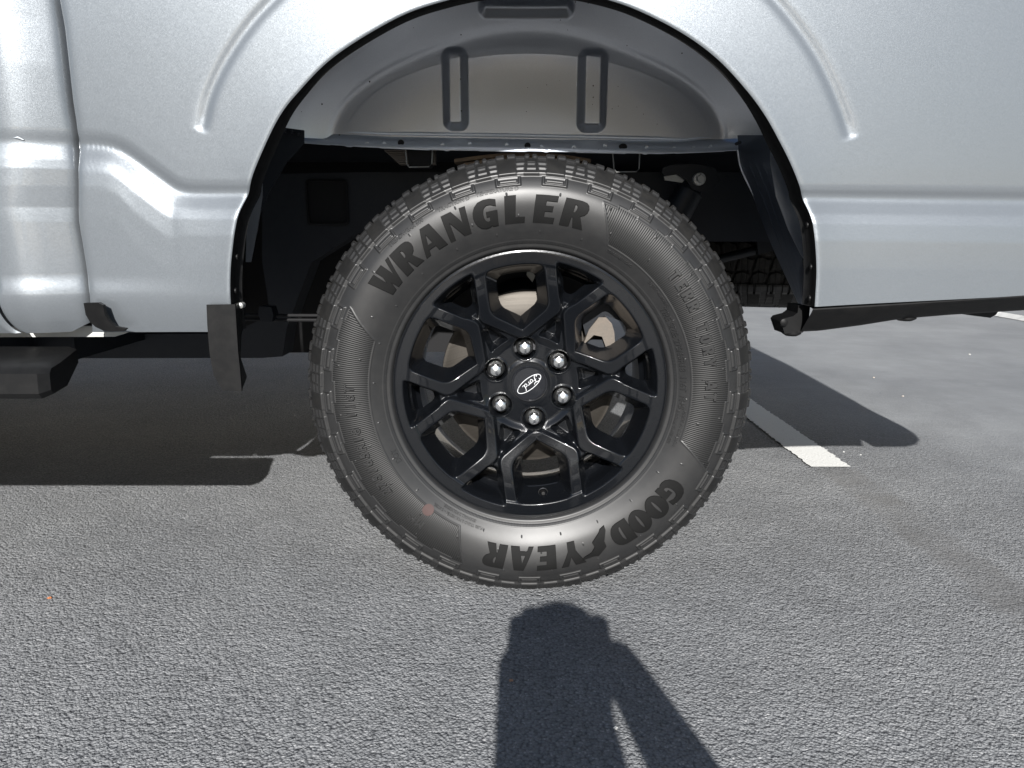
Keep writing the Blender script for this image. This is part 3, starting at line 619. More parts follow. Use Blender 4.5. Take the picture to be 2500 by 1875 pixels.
bm = bmesh.new(); extr(bm, [(-4.3, 1.2), (-4.35, 0.6), (-4.12, 0.55), (-4.0, 0.8), (-3.68, 0.93), (-3.37, 0.8), (-3.22, 0.5), (-3.21, 1.28)], YB, 0.02); bm_obj('front_wing', bm, M['paint'], truck, bevel=0.02)
bm = bmesh.new(); box(bm, -3.2, -0.9, 0.15, TW - 0.15, 0.42, 0.5); bm_obj('cab_underside', bm, M['frame'], truck)
bm = bmesh.new(); box(bm, -2.9, -0.98, 0.03, 0.30, 0.435, 0.482); bm_obj('rocker', bm, M['frame'], truck, bevel=0.01)

# ------------------------------------------------------------------ the wheel
HZ = 0.395
wheel = empty('wheel', (0, 0, HZ)); wheel.parent = truck; wheel['label'] = 'black rear wheel with its tyre'
# tyre
PROF = [(0.2445, 0.006), (0.2462, -0.002), (0.2490, -0.0065), (0.2520, -0.0080), (0.2545, -0.0078), (0.2570, -0.0105), (0.2640, -0.0150), (0.278, -0.0225), (0.292, -0.0280), (0.308, -0.0312), (0.325, -0.0320), (0.342, -0.0296), (0.356, -0.0242), (0.368, -0.0175),
        (0.380, -0.0085), (0.390, 0.0015), (0.3975, 0.012), (0.4025, 0.024), (0.4045, 0.036)]
pc = catmull(PROF, 10); pc[:, 0] -= 0.0065 * sstep(0.335, 0.40, pc[:, 0])
side_s = resample(pc, 175)
tread_s = np.array([(0.3980 + 0.003 * (1 - ((y_ - 0.107) / 0.071) ** 2), y_) for y_ in np.linspace(0.037, 0.177, 90)])
back = np.array([(r_, 0.214 - y_) for r_, y_ in resample(pc, 50)[::-1]])
PR = np.vstack([side_s, tread_s, back]); nS = len(side_s); nT = len(tread_s)
tg = np.gradient(PR, axis=0); tg /= np.linalg.norm(tg, axis=1)[:, None]; nrm = np.stack([-tg[:, 1], tg[:, 0]], 1)  # (r, y) outward
nrm *= -1
if nrm[40, 1] > 0: nrm *= -1
def surf_y(r):  # outer sidewall depth as a function of radius
    return np.interp(r, pc[:, 0], pc[:, 1])
NTH = 29 * 84; th = np.arange(NTH) / NTH * 2 * pi
thd = np.degrees(th)
pit = 360 / 29; wv_ = ((thd - 6.2 + pit / 2) % pit) - pit / 2; aw = np.abs(wv_)[None, :]; W_ = wv_[None, :]
R_ = PR[:, 0][:, None]; Yp = PR[:, 1][:, None]
isS = (np.arange(len(PR)) < nS)[:, None]; isT = ((np.arange(len(PR)) >= nS) & (np.arange(len(PR)) < nS + nT))[:, None]
H = np.zeros((len(PR), NTH))
def bandr(a, b, s=0.0008): return sstep(a - s, a + s, R_) * (1 - sstep(b - s, b + s, R_))
def win(c, h, s=0.12): return 1 - sstep(h - s, h + s, np.abs(W_ - c))
# bead ribs with fine knurl
H += isS * (bandr(0.2535, 0.2550, 0.0005) * 0.0010 + bandr(0.2600, 0.2612, 0.0005) * 0.0008)
H += isS * bandr(0.2555, 0.2595, 0.0004) * 0.0006 * (0.5 + 0.5 * np.sin(th * 580)[None])
# bracket blocks: raised frame round a raised bar
sh = lambda w_, r0, r1, s=0.0008: (1 - sstep(w_ - 0.15, w_ + 0.15, aw)) * bandr(r0, r1, s)
H += isS * (0.0026 * sh(3.35, 0.3500, 0.3645) - 0.0022 * sh(2.75, 0.3528, 0.3630) + 0.0024 * sh(2.35, 0.3552, 0.3598))
# ledge where the shoulder starts
H += isS * 0.0022 * sstep(0.3650, 0.3662, R_)
# shoulder lugs
lug = win(0, 2.4) ; A_ = sstep(4.35 - (0.380 - R_) * 16, 4.6 - (0.380 - R_) * 16, aw)
colm = (1 - win(0, 2.45)) * (1 - sstep(4.35 - (0.380 - R_) * 16, 4.6 - (0.380 - R_) * 16, aw))
shr = sstep(0.3662, 0.3674, R_) * isS
ph = ((R_ - 0.3674) / 0.0080); saw = 1 - (ph % 1.0)
H += shr * (0.0034 * np.clip(lug + 0.9 * A_ * 1.0, 0, 1))
H += shr * (1 - sstep(0.391, 0.393, R_)) * colm * (0.0034 * saw + 0.0002)
mini = (1 - sstep(0.75 + (0.39 - R_) * 26, 0.95 + (0.39 - R_) * 26, np.abs(pit / 2 - aw))) * bandr(0.3690, 0.3860, 0.0005)
H -= isS * mini * 0.0030 * (1 - 0.85 * saw)
# shoulder slots between the tread blocks, and tread grooves
edge = sstep(0.3905, 0.3925, R_) * isS + isT * 1.0
slot = np.maximum(win(0, 0.34, 0.13), 1 - sstep(0.28, 0.52, pit / 2 - aw))
H -= edge * isS * slot * 0.0072
yy = Yp
sk = (yy - 0.107) * 32
ws = ((thd[None] - 6.2 + sk * np.sign(yy - 0.107) + pit / 4) % (pit / 2)) - pit / 4
latg = 1 - sstep(0.3, 0.55, np.abs(ws))
circ = sum(1 - sstep(0.003, 0.0045, np.abs(yy - c_ - 0.003 * np.sin(thd * 58 * pi / 180)[None])) for c_ in (0.068, 0.107, 0.146))
H -= isT * np.clip(latg + circ, 0, 1) * 0.0085
sip = ((thd * 29 * 6 / 360) % 1.0)[None]; H -= isT * 0.002 * (1 - sstep(0.04, 0.1, np.abs(sip - 0.5)))
H += isS * sstep(0.3920, 0.3940, R_) * 0.0028
# smooth raised border + dip around the serrated panels
def ang_in(t, a, b): return ((t - a) % 360) < (b - a)
rin = 0.2835
def panel_mask(R, T):
    ro = 0.3445 + 0.0045 * ((((T - 6.2) / pit) % 1.0) > 0.5)
    k_ = (R - rin) / (0.345 - rin)
    r1 = ((T - (27.0 - 6.8 * np.clip(k_, -1, 2))) % 360 < (108.5 + 6.0 * np.clip(k_, -1, 2) - (27.0 - 6.8 * np.clip(k_, -1, 2))))
    a0 = 207 - 6.2 * np.clip(k_, -1, 2); a1 = 288.5 + 7.5 * np.clip(k_, -1, 2)
    r2 = ((T - a0) % 360) < (a1 - a0)
    return (R > rin) & (R < ro) & (r1 | r2)
pm = panel_mask(R_ * np.ones((1, NTH)), thd[None] * np.ones((len(PR), 1))) & isS
# border: dilate minus erode
def dil(m_, n_):
    o = m_.copy()
    for a_ in range(-n_, n_ + 1): o |= np.roll(m_, a_, 1)
    q_ = o.copy()
    for a_ in range(1, n_ + 1): q_[a_:] |= o[:-a_]; q_[:-a_] |= o[a_:]
    return q_
bord = dil(pm, 1) & ~(~dil(~pm, 1))
H = H + 0.0006 * bord - 0.0003 * (pm & ~bord)
# tiny vent stubs / radial ticks
for r0, off in ((0.275, 3), (0.338, 8), (0.302, 11)):
    for k_ in range(24):
        t0 = (k_ * 15 + off) % 360; d_ = np.abs(((thd - t0 + 180) % 360) - 180)[None]
        H += isS * 0.0012 * (d_ < 0.14) * (np.abs(R_ - r0) < 0.0016)
rr_ = PR[:, 0][:, None] + nrm[:, 0][:, None] * H; yv = PR[:, 1][:, None] + nrm[:, 1][:, None] * H
X = rr_ * np.sin(th)[None]; Z = rr_ * np.cos(th)[None]; Yt = yv.copy()
sq = np.maximum(-(HZ - 0.0005) - Z, 0); Z = Z + sq; 
blg = np.exp(-((th - pi) / 0.45) ** 2)[None] * np.exp(-((PR[:, 0] - 0.35) / 0.04) ** 2)[:, None]; Yt = Yt + np.where(Yp < 0.107, -0.007, 0.007) * blg
V = np.stack([X, Yt, Z + HZ], -1)
q_ = grid_quads(len(PR), NTH, True)
row = q_[:, 0] // NTH; mi = np.zeros(len(q_), int); mi[(row >= nS - 6) & (row < nS + nT + 4)] = 2
dk = ((R_ > 0.3677) & (R_ < 0.3912) & isS & (((aw < 2.35) | ((aw > 4.6 - (0.380 - R_) * 16) & ~(mini > 0.4))))).ravel()
mi[dk[q_].all(1) & (mi == 0)] = 3
pmf = pm.ravel() & ~bord.ravel(); mi[pmf[q_].all(1)] = 1
tm = fast_mesh('tyre', V.reshape(-1, 3), q_[:, ::-1], True, mi)
at_ = tm.attributes.new('theta', 'FLOAT', 'POINT'); at_.data.foreach_set('value', np.tile(th, len(PR)).astype(np.float32))
tyre = link('tyre', tm, wheel, [M['rubber'], M['hatch'], M['tread'], M['shoulder']])
tyre['label'] = 'chunky all-terrain tyre with raised sidewall lettering'

GL = {
 'W': [[(0,1),(.34,1),(.45,.38),(.52,.66),(.45,1),(.76,1),(.88,.38),(1.0,1),(1.14,1),(.90,0),(.66,0),(.585,.34),(.50,0),(.26,0)]],
 'R': [[(0,0),(0,1),(.56,1),(.72,.975),(.82,.90),(.87,.78),(.86,.64),(.80,.53),(.66,.44),(.92,0),(.54,0),(.42,.36),(.36,.36),(.36,0)],[(.36,.83),(.43,.82),(.47,.76),(.48,.68),(.47,.60),(.43,.54),(.36,.53)]],
 'A': [[(0,0),(.32,1),(.68,1),(1.0,0),(.62,0),(.57,.19),(.25,.19),(.20,0)],[(.30,.35),(.515,.35),(.41,.74)]],
 'N': [[(0,0),(0,1),(.36,1),(.68,.44),(.68,1),(.88,1),(.88,0),(.60,0),(.20,.66),(.20,0)]],
 'G': [[(.90,.56),(.90,0),(.70,0),(.67,.05),(.56,-.01),(.42,-.02),(.24,.03),(.10,.16),(.02,.34),(0,.5),(.02,.66),(.10,.84),(.24,.97),(.44,1.02),(.66,1.01),(.86,.95),(.86,.72),(.66,.80),(.52,.80),(.42,.72),(.38,.60),(.37,.5),(.38,.38),(.43,.26),(.52,.20),(.62,.22),(.62,.38),(.50,.38),(.50,.56)]],
 'L': [[(0,0),(0,1),(.38,1),(.38,.20),(.74,.20),(.74,0)]],
 'E': [[(0,0),(0,1),(.76,1),(.76,.80),(.38,.80),(.38,.61),(.66,.61),(.66,.42),(.38,.42),(.38,.20),(.78,.20),(.78,0)]],
 'O': [[(.46+.46*cos(t),.5+.52*sin(t)) for t in np.linspace(0,2*pi,28,endpoint=False)],[(.46+.075*cos(t),.5+.34*sin(t)) for t in np.linspace(0,-2*pi,14,endpoint=False)]],
 'D': [[(0,0),(0,1),(.45,1),(.64,.96),(.78,.86),(.87,.70),(.90,.5),(.87,.30),(.78,.14),(.64,.04),(.45,0)],[(.37,.82),(.45,.80),(.50,.68),(.51,.5),(.50,.32),(.45,.20),(.37,.18)]],
 'T': [[(.26,0),(.26,.80),(0,.80),(0,1),(.80,1),(.80,.80),(.54,.80),(.54,0)]],
 'I': [[(0,0),(0,1),(.28,1),(.28,0)]],
 'Y': [[(.34,0),(.34,.38),(0,1),(.40,1),(.55,.60),(.70,1),(.96,1),(.66,.38),(.66,0)]]}
# lettering on the sidewall
def letters(name, text, size, th0, r0, m, bold=0.0, h=0.0007, shear=0.0, parent=wheel, xs=1.0, space=1.0, glyph=False):
    if glyph:
        cu = bpy.data.curves.new(name, 'CURVE'); cu.dimensions = '2D'; cu.fill_mode = 'BOTH'
        ww = max(p_[0] for p_ in GL[text][0])
        for lp in GL[text]:
            sp_ = cu.splines.new('POLY'); sp_.points.add(len(lp) - 1); sp_.use_cyclic_u = True
            for q_, (x_, y_) in zip(sp_.points, lp): q_.co = ((x_ - ww / 2) * size + y_ * size * shear, y_ * size, 0, 1)
    else:
        cu = bpy.data.curves.new(name, 'FONT'); cu.body = text; cu.size = size; cu.align_x = 'CENTER'; cu.shear = shear; cu.offset = bold * size; cu.space_character = space
    cu.extrude = h; cu.bevel_depth = h * 0.5; cu.bevel_resolution = 0; cu.resolution_u = 3
    ob = bpy.data.objects.new(name, cu); COL.objects.link(ob)
    dg = bpy.context.evaluated_depsgraph_get(); me = bpy.data.meshes.new_from_object(ob.evaluated_get(dg)); bpy.data.objects.remove(ob)
    bm = bmesh.new(); bm.from_mesh(me); bpy.data.meshes.remove(me)
    for v_ in bm.verts: v_.co.x *= xs
    ys = [v_.co.y for v_ in bm.verts]; xx = [v_.co.x for v_ in bm.verts]
    st = max(0.003, size * 0.09)
    for c_ in np.arange(min(ys), max(ys), st): bmesh.ops.bisect_plane(bm, geom=bm.verts[:] + bm.edges[:] + bm.faces[:], plane_co=(0, c_, 0), plane_no=(0, 1, 0))
    for c_ in np.arange(min(xx), max(xx), 0.012): bmesh.ops.bisect_plane(bm, geom=bm.verts[:] + bm.edges[:] + bm.faces[:], plane_co=(c_, 0, 0), plane_no=(1, 0, 0))
    rm = r0 + size * 0.35
    for v_ in bm.verts:
        x, y, z = v_.co; r = r0 + y; a_ = rad(th0) + x / rm
        yy_ = float(surf_y(r)) - z - 0.0002 - 0.007 * math.exp(-(((a_ % (2 * pi)) - pi) / 0.45) ** 2) * math.exp(-((r - 0.35) / 0.04) ** 2)
        v_.co = (r * sin(a_), yy_, r * cos(a_) + HZ)
    bmesh.ops.recalc_face_normals(bm, faces=bm.faces)
    me = bpy.data.meshes.new(name); bm.to_mesh(me); bm.free(); return link(name, me, parent, m)
def spread(name, text, size, a0, a1, r0, m, **kw):       # letters set one by one from angle a0 to a1
    for i, ch in enumerate(text):
        if ch == ' ': continue
        o = letters(name, ch, size, a0 + (a1 - a0) * i / (len(text) - 1), r0, m, **kw)
spread('raised_letter', 'WRANGLER', 0.0445, -51.5, 13.0, 0.2905, M['letter'], h=0.0010, shear=0.10, glyph=True)
spread('raised_letter', 'GOOD', 0.0430, 125.5, 147.5, 0.2920, M['letter'], h=0.0010, glyph=True)
spread('raised_letter', 'YEAR', 0.0430, 165.0, 191.5, 0.2920, M['letter'], h=0.0010, shear=0.10, glyph=True)
spread('raised_letter', 'TERRITORY AT', 0.0195, 50.0, 91.5, 0.3060, M['rubber'], h=0.0014, xs=0.82, glyph=True)
spread('raised_letter', '275/65R18 116T', 0.0235, 234.5, 271.0, 0.3090, M['rubber'], h=0.0014, shear=0.1)
letters('small_lettering', 'M+S', 0.019, 221.0, 0.311, M['rubber'], h=0.0007)
letters('small_lettering', 'TREADWEAR 500', 0.0095, -37.5, 0.3435, M['rubber'], h=0.0006)
letters('small_lettering', 'TRACTION D', 0.0095, -22.0, 0.3435, M['rubber'], h=0.0006)
letters('small_lettering', 'TEMPERATURE D', 0.0095, -9.5, 0.3435, M['rubber'], h=0.0006)
letters('small_lettering', 'TIRE SIZE: 275/65R18  116T  M+S', 0.0135, 77.0, 0.2655, M['rubber'], h=0.0007)
letters('small_lettering', 'SAFETY WARNING', 0.0065, 52, 0.276, M['rubber'], h=0.0005)
letters('small_lettering', 'STANDARD LOAD', 0.0062, 33, 0.274, M['rubber'], h=0.0005)
letters('small_lettering', 'MADE IN CANADA', 0.0080, 104.5, 0.274, M['rubber'], h=0.0005)
letters('small_lettering', 'RADIAL TUBELESS', 0.0080, 104.5, 0.263, M['rubber'], h=0.0005)
letters('small_lettering', 'DOT', 0.0125, 243.5, 0.266, M['rubber'], h=0.0006)
letters('small_lettering', 'PLIES: TREAD 2 POLYESTER + 2 STEEL', 0.0062, 209, 0.272, M['rubber'], h=0.0005)
letters('small_lettering', 'SIDEWALL 2 POLYESTER', 0.0062, 209, 0.264, M['rubber'], h=0.0005)
# small winged foot between the words
foot_px = [(1475, 1285), (1478.5, 1294), (1475, 1319), (1468, 1325), (1480, 1332), (1462, 1354.5), (1449, 1356), (1421.5, 1366), (1426, 1359), (1444, 1348), (1452, 1334), (1446, 1324), (1462, 1301), (1464.5, 1294)]
bm = bmesh.new(); pts = [P(x, y, -0.034) for x, y in foot_px]; vs_ = []
top_ = [bm.verts.new((x, 0, z)) for x, z in pts]; bm.faces.new(top_)
bmesh.ops.triangulate(bm, faces=bm.faces[:]); 
for c_ in np.arange(-0.1, 0.3, 0.003): bmesh.ops.bisect_plane(bm, geom=bm.verts[:] + bm.edges[:] + bm.faces[:], plane_co=(0, 0, c_), plane_no=(0, 0, 1))
ex = bmesh.ops.extrude_face_region(bm, geom=bm.faces[:]); ev = [g for g in ex['geom'] if isinstance(g, bmesh.types.BMVert)]; evs = set(ev)
for v_ in bm.verts:
    r = math.hypot(v_.co.x, v_.co.z - HZ); v_.co.y = float(surf_y(r)) - 0.0055 - (0.0012 if v_ in evs else -0.003)
bm_obj('winged_foot_emblem', bm, M['letter'], wheel)
# faded red dot
bm = bmesh.new(); n0 = 26; cx_, cz_ = P(1045, 1246, -0.03); ring0 = [bm.verts.new((cx_, 0, cz_))]
rings = [[bm.verts.new((cx_ + rr0 * cos(2 * pi * k_ / n0), 0, cz_ + rr0 * sin(2 * pi * k_ / n0))) for k_ in range(n0)] for rr0 in (0.004, 0.008, 0.0105)]
for k_ in range(n0): bm.faces.new((ring0[0], rings[0][k_], rings[0][(k_ + 1) % n0]))
for a_, b_ in zip(rings, rings[1:]):
    for k_ in range(n0): bm.faces.new((a_[k_], b_[k_], b_[(k_ + 1) % n0], a_[(k_ + 1) % n0]))
for v_ in bm.verts:
    r = math.hypot(v_.co.x, v_.co.z - HZ); v_.co.y = float(surf_y(r)) - 0.0016
bm_obj('red_paint_dot', bm, mat('faded_red', (0.055, 0.026, 0.023), 0.5), wheel)

# rim face: pressed height map on a polar grid
NR, NA = 240, 1440
rg = np.linspace(0.0335, 0.2450, NR)[:, None]; ag = (np.arange(NA) / NA * 2 * pi)[None]
A0 = rad(-7.5); am = ((ag - A0 + pi / 6) % (pi / 3)) - pi / 6
Ax = rg * np.cos(am); Bx = np.abs(rg * np.sin(am)); b2 = pi / 6 - np.abs(am); A2 = rg * np.cos(b2); B2 = np.abs(rg * np.sin(b2))
def vwin(Aq, Bq, va, hb, ca):       # home-plate: vertex va, half width hb, corner at ca
    L0 = math.hypot(ca - va, hb); return -((Aq - va) * hb - Bq * (ca - va)) / L0
s1 = smax(rg - 0.2215, Bx - 0.0530, vwin(Ax, Bx, 0.1030, 0.0530, 0.1385), k=0.012)
sF = smax(Bx - 0.0728, vwin(Ax, Bx, 0.0850, 0.0728, 0.1290), k=0.009)
hf = -0.003 - 0.024 * sstep(0.205, 0.085, rg)
hw = -0.0145 - 0.022 * sstep(0.205, 0.085, rg)
hub = -0.044
h = hw + (hf - hw) * (1 - sstep(-0.0015, 0.0055, sF))
h = np.minimum(h, 0.0); h = h + (hub - h) * (1 - sstep(0.076, 0.093, rg))
ring_ = sstep(0.2165, 0.2215, rg); h = h + (0.0 - h) * ring_
# windows
def cut(h, s, slope, rnd=0.0022):
    return h - slope * 0.5 * (np.sqrt(s * s + rnd * rnd) - s - 0.0) * (s < 0.012) + slope * 0.5 * 0
h = h - 2.9 * (np.maximum(-s1 - 0.0008, 0)) - 0.35 * np.exp(-np.abs(s1) / 0.0012) * 0.0012
s2 = smax(rg - 0.2285, B2 - (0.0135 + np.maximum(A2 - 0.165, 0) * 0.55), 0.165 - A2, k=0.006)
h = h - 2.3 * np.maximum(-s2, 0)
s3 = smax(B2 - (0.0205 - (A2 - 0.092) * 0.30), 0.0905 - rg, A2 - 0.134, k=0.006)
h = h - 3.0 * np.minimum(np.maximum(-s3, 0), 0.0085)
# lug wells
lx, lz = 0.0675 * np.sin(A0 + np.arange(6) * pi / 3), 0.0675 * np.cos(A0 + np.arange(6) * pi / 3)
xg_, zg_ = rg * np.sin(ag), rg * np.cos(ag)
for x_, z_ in zip(lx, lz):
    d_ = np.hypot(xg_ - x_, zg_ - z_); h = h - 0.020 * (1 - sstep(0.0180, 0.0218, d_)) + 0.0012 * np.exp(-((d_ - 0.0225) / 0.0014) ** 2)
# cap collar
h = h + 0.003 * (1 - sstep(0.040, 0.050, rg))
h = h - 0.0012 * sstep(0.241, 0.245, rg)
hole = (s1 < -0.0178) | ((s2 < -0.0150))
for a_ in (0, 1):
    ker = np.array([0.25, 0.5, 0.25])
    h = ker[0] * np.roll(h, 1, 1) + ker[1] * h + ker[2] * np.roll(h, -1, 1)
    hp = np.pad(h, ((1, 1), (0, 0)), 'edge'); h = ker[0] * hp[:-2] + ker[1] * h + ker[2] * hp[2:]
V = np.stack([xg_ + 0 * h, -h, zg_ + HZ + 0 * h], -1)
rim = grid_obj('rim', V, M['rim'], wheel, wrap=True, keep=~hole)
rim['label'] = 'gloss black alloy rim with six hexagonal openings'
bm = bmesh.new()
lathe(bm, [(0.2445, 0.0010), (0.2455, 0.0006), (0.2464, 0.0018), (0.2466, 0.006), (0.2455, 0.012), (0.240, 0.013)], 240, (0, 0, HZ))
bm_obj('rim_lip', bm, M['rim'], wheel, True, auto=False)
bm = bmesh.new()
lathe(bm, [(0.2285, 0.004), (0.2265, 0.022), (0.2225, 0.030), (0.2210, 0.040), (0.2155, 0.052), (0.2060, 0.060), (0.2035, 0.090), (0.2045, 0.130), (0.2150, 0.150), (0.2230, 0.165), (0.2260, 0.195), (0.235, 0.203), (0.2460, 0.206), (0.2460, 0.21), (0.2420, 0.205), (0.229, 0.199)], 160, (0, 0, HZ))
bm_obj('rim_barrel', bm, M['rim'], wheel, True)
bm = bmesh.new()
lathe(bm, [(0.062, 0.058), (0.080, 0.062), (0.090, 0.075), (0.088, 0.09), (0.06, 0.09)], 72, (0, 0, HZ)); bm_obj('rim_hub_back', bm, M['rim'], wheel, True)
# centre cap with oval emblem
bm = bmesh.new(); lathe(bm, [(0.0345, 0.0455), (0.0335, 0.0385), (0.0328, 0.0378), (0.0318, 0.0380), (0.0312, 0.0405), (0.0306, 0.0405), (0.0298, 0.0394), (0.0, 0.0390)], 96, (0, 0, HZ))
cap = bm_obj('centre_cap', bm, M['cap'], wheel, True)
ea = rad(180 + 39); eu = Vector((cos(ea), 0, sin(ea))); ev_ = Vector((-sin(ea), 0, cos(ea))); EC = Vector((-0.0005, 0.0386, HZ + 0.0002))
def emb(pts, r, name, closed=False):
    bm = bmesh.new(); p3 = [EC + eu * a_ + ev_ * b_ for a_, b_ in pts]
    tube(bm, p3, r, 6, not closed)
    for v_ in bm.verts: v_.co.y = EC.y + (v_.co.y - EC.y) * 0.35
    return bm_obj(name, bm, M['white_mark'], cap, True)
el_ = [(0.0262 * cos(t_), 0.0102 * sin(t_)) for t_ in np.linspace(0, 2 * pi, 64)]
emb(el_, 0.00055, 'emblem_ring')
def st(pts, r=0.00065): emb([(a_ * 0.00104, b_ * 0.00108) for a_, b_ in catmull(pts, 8)], r * 0.68, 'emblem_script')
st([(-19.5, 2.2), (-20.5, 4.2), (-18, 5.8), (-14, 5.4), (-10.5, 4.6), (-7.5, 5.4), (-7.0, 6.6)], 0.0008)
st([(-12.2, 4.9), (-12.8, 1.0), (-14.2, -3.2), (-16.6, -5.8), (-19.4, -5.2), (-19.6, -3.4), (-17.4, -2.6)], 0.0009)
st([(-15.4, 0.2), (-12.5, 0.8), (-9.6, 0.6), (-8.8, 1.8)], 0.0006)
st([(-5.6, 0.8), (-8.2, -0.4), (-8.6, -3.0), (-6.6, -4.2), (-4.4, -2.8), (-4.2, -0.4), (-5.6, 0.8), (-3.6, 0.6), (-1.8, 1.0)], 0.0008)
st([(-1.4, 1.2), (-1.0, -1.2), (-1.4, -3.8)], 0.0009); st([(-1.2, -1.0), (0.6, 0.9), (2.4, 1.2), (2.8, 0.2)], 0.0007)
st([(8.8, 0.4), (6.2, 0.8), (4.2, -1.2), (4.6, -3.6), (6.6, -4.0), (8.6, -2.2), (9.4, 0.8)], 0.0008)
st([(12.6, 6.6), (10.6, 4.6), (9.6, 1.4), (9.0, -2.2), (10.2, -4.0), (12.6, -2.8)], 0.0008)
# lug nuts
def lug_nut(x_, z_):
    bm = bmesh.new(); c_ = (x_, 0.0, z_ + HZ)
    lathe(bm, [(0.0160, 0.0600), (0.0158, 0.0555), (0.0142, 0.0510), (0.0112, 0.0485)], 40, c_)
    lathe(bm, [(0.0120, 0.0490), (0.0120, 0.0420), (0.0106, 0.0385), (0.0096, 0.0380)], 6, c_)
    lathe(bm, [(0.0098, 0.0381), (0.0096, 0.0350), (0.0088, 0.0342), (0.0, 0.0328)], 30, c_)
    return bm_obj('lug_nut', bm, M['nut'], wheel, True)
for x_, z_ in zip(lx, lz): lug_nut(x_, z_)
# valve stem in the lowest opening
X, Z = P(1326, 1203, 0.03); bm = bmesh.new()
lathe(bm, [(0.0065, 0.030), (0.0062, 0.006), (0.0045, 0.004), (0.0042, -0.004), (0.0032, -0.0055), (0.0, -0.0056)], 20, (0, 0, 0))
bmesh.ops.rotate(bm, verts=bm.verts, matrix=Matrix.Rotation(rad(-14), 3, 'X')); bmesh.ops.translate(bm, verts=bm.verts, vec=(X, 0.028, Z)); bm_obj('valve_stem', bm, M['plastic'], wheel, True)
bm = bmesh.new(); lathe(bm, [(0.0078, 0.0), (0.0086, -0.001), (0.0094, 0.0)], 28, (X, 0.031, Z)); bm_obj('valve_collar', bm, M['steel'], wheel, True)
# weights clipped inside the barrel
for a_ in (-33, 15, 148):
    bm = bmesh.new(); r_ = 0.2195
    for k_ in range(5):
        t_ = rad(a_ + k_ * 2.4); m_ = Matrix.Translation((r_ * sin(t_), 0.046, r_ * cos(t_) + HZ)) @ Matrix.Rotation(-t_ * -1, 4, 'Y')
        b2_ = bmesh.ops.create_cube(bm, size=1.0); bmesh.ops.scale(bm, verts=b2_['verts'], vec=(0.0075, 0.012, 0.003)); bmesh.ops.transform(bm, verts=b2_['verts'], matrix=m_)
    bm_obj('balance_weight', bm, M['zinc'], wheel)
# brake behind the wheel
bm = bmesh.new(); lathe(bm, [(0.088, 0.062), (0.095, 0.068), (0.098, 0.092), (0.100, 0.098), (0.104, 0.100), (0.106, 0.098), (0.158, 0.098), (0.160, 0.0995), (0.1665, 0.0995), (0.1675, 0.101), (0.1675, 0.122), (0.10, 0.124)], 140, (0, 0, HZ))
bm_obj('brake_disc', bm, M['disc'], truck, True)
def rot(px, py, Y): x, z = P(px, py, Y); return x, z
plate('caliper_bracket', [(1424, 842), (1438, 805), (1462, 775), (1480, 775), (1494, 790), (1500, 812), (1502, 850), (1512, 872), (1498, 892), (1478, 900), (1478, 880), (1480, 850), (1470, 822), (1450, 818), (1435, 832)], 0.066, 0.02, M['cast'], bevel=0.004)
plate('brake_caliper', [(1440, 690), (1500, 720), (1530, 790), (1480, 770), (1455, 780), (1430, 820), (1420, 780)], 0.070, 0.05, M['frame'], bevel=0.006)
plate('parking_brake_shoe', [(1430, 830), (1470, 830), (1486, 870), (1470, 895), (1440, 880)], 0.075, 0.01, M['underbody'], bevel=0.003)
plate('abs_bracket', [(1288, 652), (1300, 650), (1310, 664), (1300, 690), (1286, 672)], 0.16, 0.02, M['zinc'], bevel=0.002)

def copy_tree(o, parent=None):
    c = o.copy(); COL.objects.link(c); c.parent = parent
    for ch in [x for x in o.children if x.name.split('.')[0] in ('tyre', 'rim', 'rim_lip', 'rim_barrel', 'centre_cap', 'lug_nut')]:
        d = ch.copy(); COL.objects.link(d); d.parent = c
    return c
for (x_, y_, r_, nm) in [(-3.68, 0.0, 0, 'front wheel of the truck'), (0, TW, pi, 'rear wheel on the far side of the truck'), (-3.68, TW, pi, 'front wheel on the far side of the truck')]:
    c = copy_tree(wheel, truck); c.location = (x_, y_, HZ); c.rotation_euler = (0, 0, r_); c['label'] = nm
# spare under the bed
sp = bpy.data.objects.new('spare_tyre', tm); COL.objects.link(sp); sp.parent = truck
sx_, sz_ = P(1870, 752, 0.62)
sp.rotation_euler = (pi / 2, 0, 0); sp.matrix_basis = Matrix.Translation((sx_ + 0.10, 1.02, sz_ + 0.025)) @ Matrix.Rotation(pi / 2, 4, 'X') @ Matrix.Translation((0, 0, -HZ))
sp['label'] = 'spare tyre slung flat under the bed'
#NEXT
# ------------------------------------------------------------------ the photographer, crouching behind the camera with the phone that takes the picture
def C3(x, b, z): return Vector((CX + x, CY - b, z))
person = empty('person', C3(0.02, 0.45, 0), 'crouching person in dark jacket holding a phone up with both hands, behind the viewpoint', 'person')
def skin_mesh(name, nodes, edges, lv=2):
    me = bpy.data.meshes.new(name); me.from_pydata([n_[0] for n_ in nodes], edges, []); o = bpy.data.objects.new(name, me); COL.objects.link(o)
    o.modifiers.new('s', 'SKIN'); ss = o.modifiers.new('u', 'SUBSURF'); ss.levels = ss.render_levels = lv
    for i, n_ in enumerate(nodes):
        sv = me.skin_vertices[0].data[i]; r_ = n_[1]; sv.radius = r_ if isinstance(r_, tuple) else (r_, r_); sv.use_root = (i == 0)
    dg = bpy.context.evaluated_depsgraph_get(); out = bpy.data.meshes.new_from_object(o.evaluated_get(dg)); bpy.data.objects.remove(o)
    out.polygons.foreach_set('use_smooth', [True] * len(out.polygons)); return out
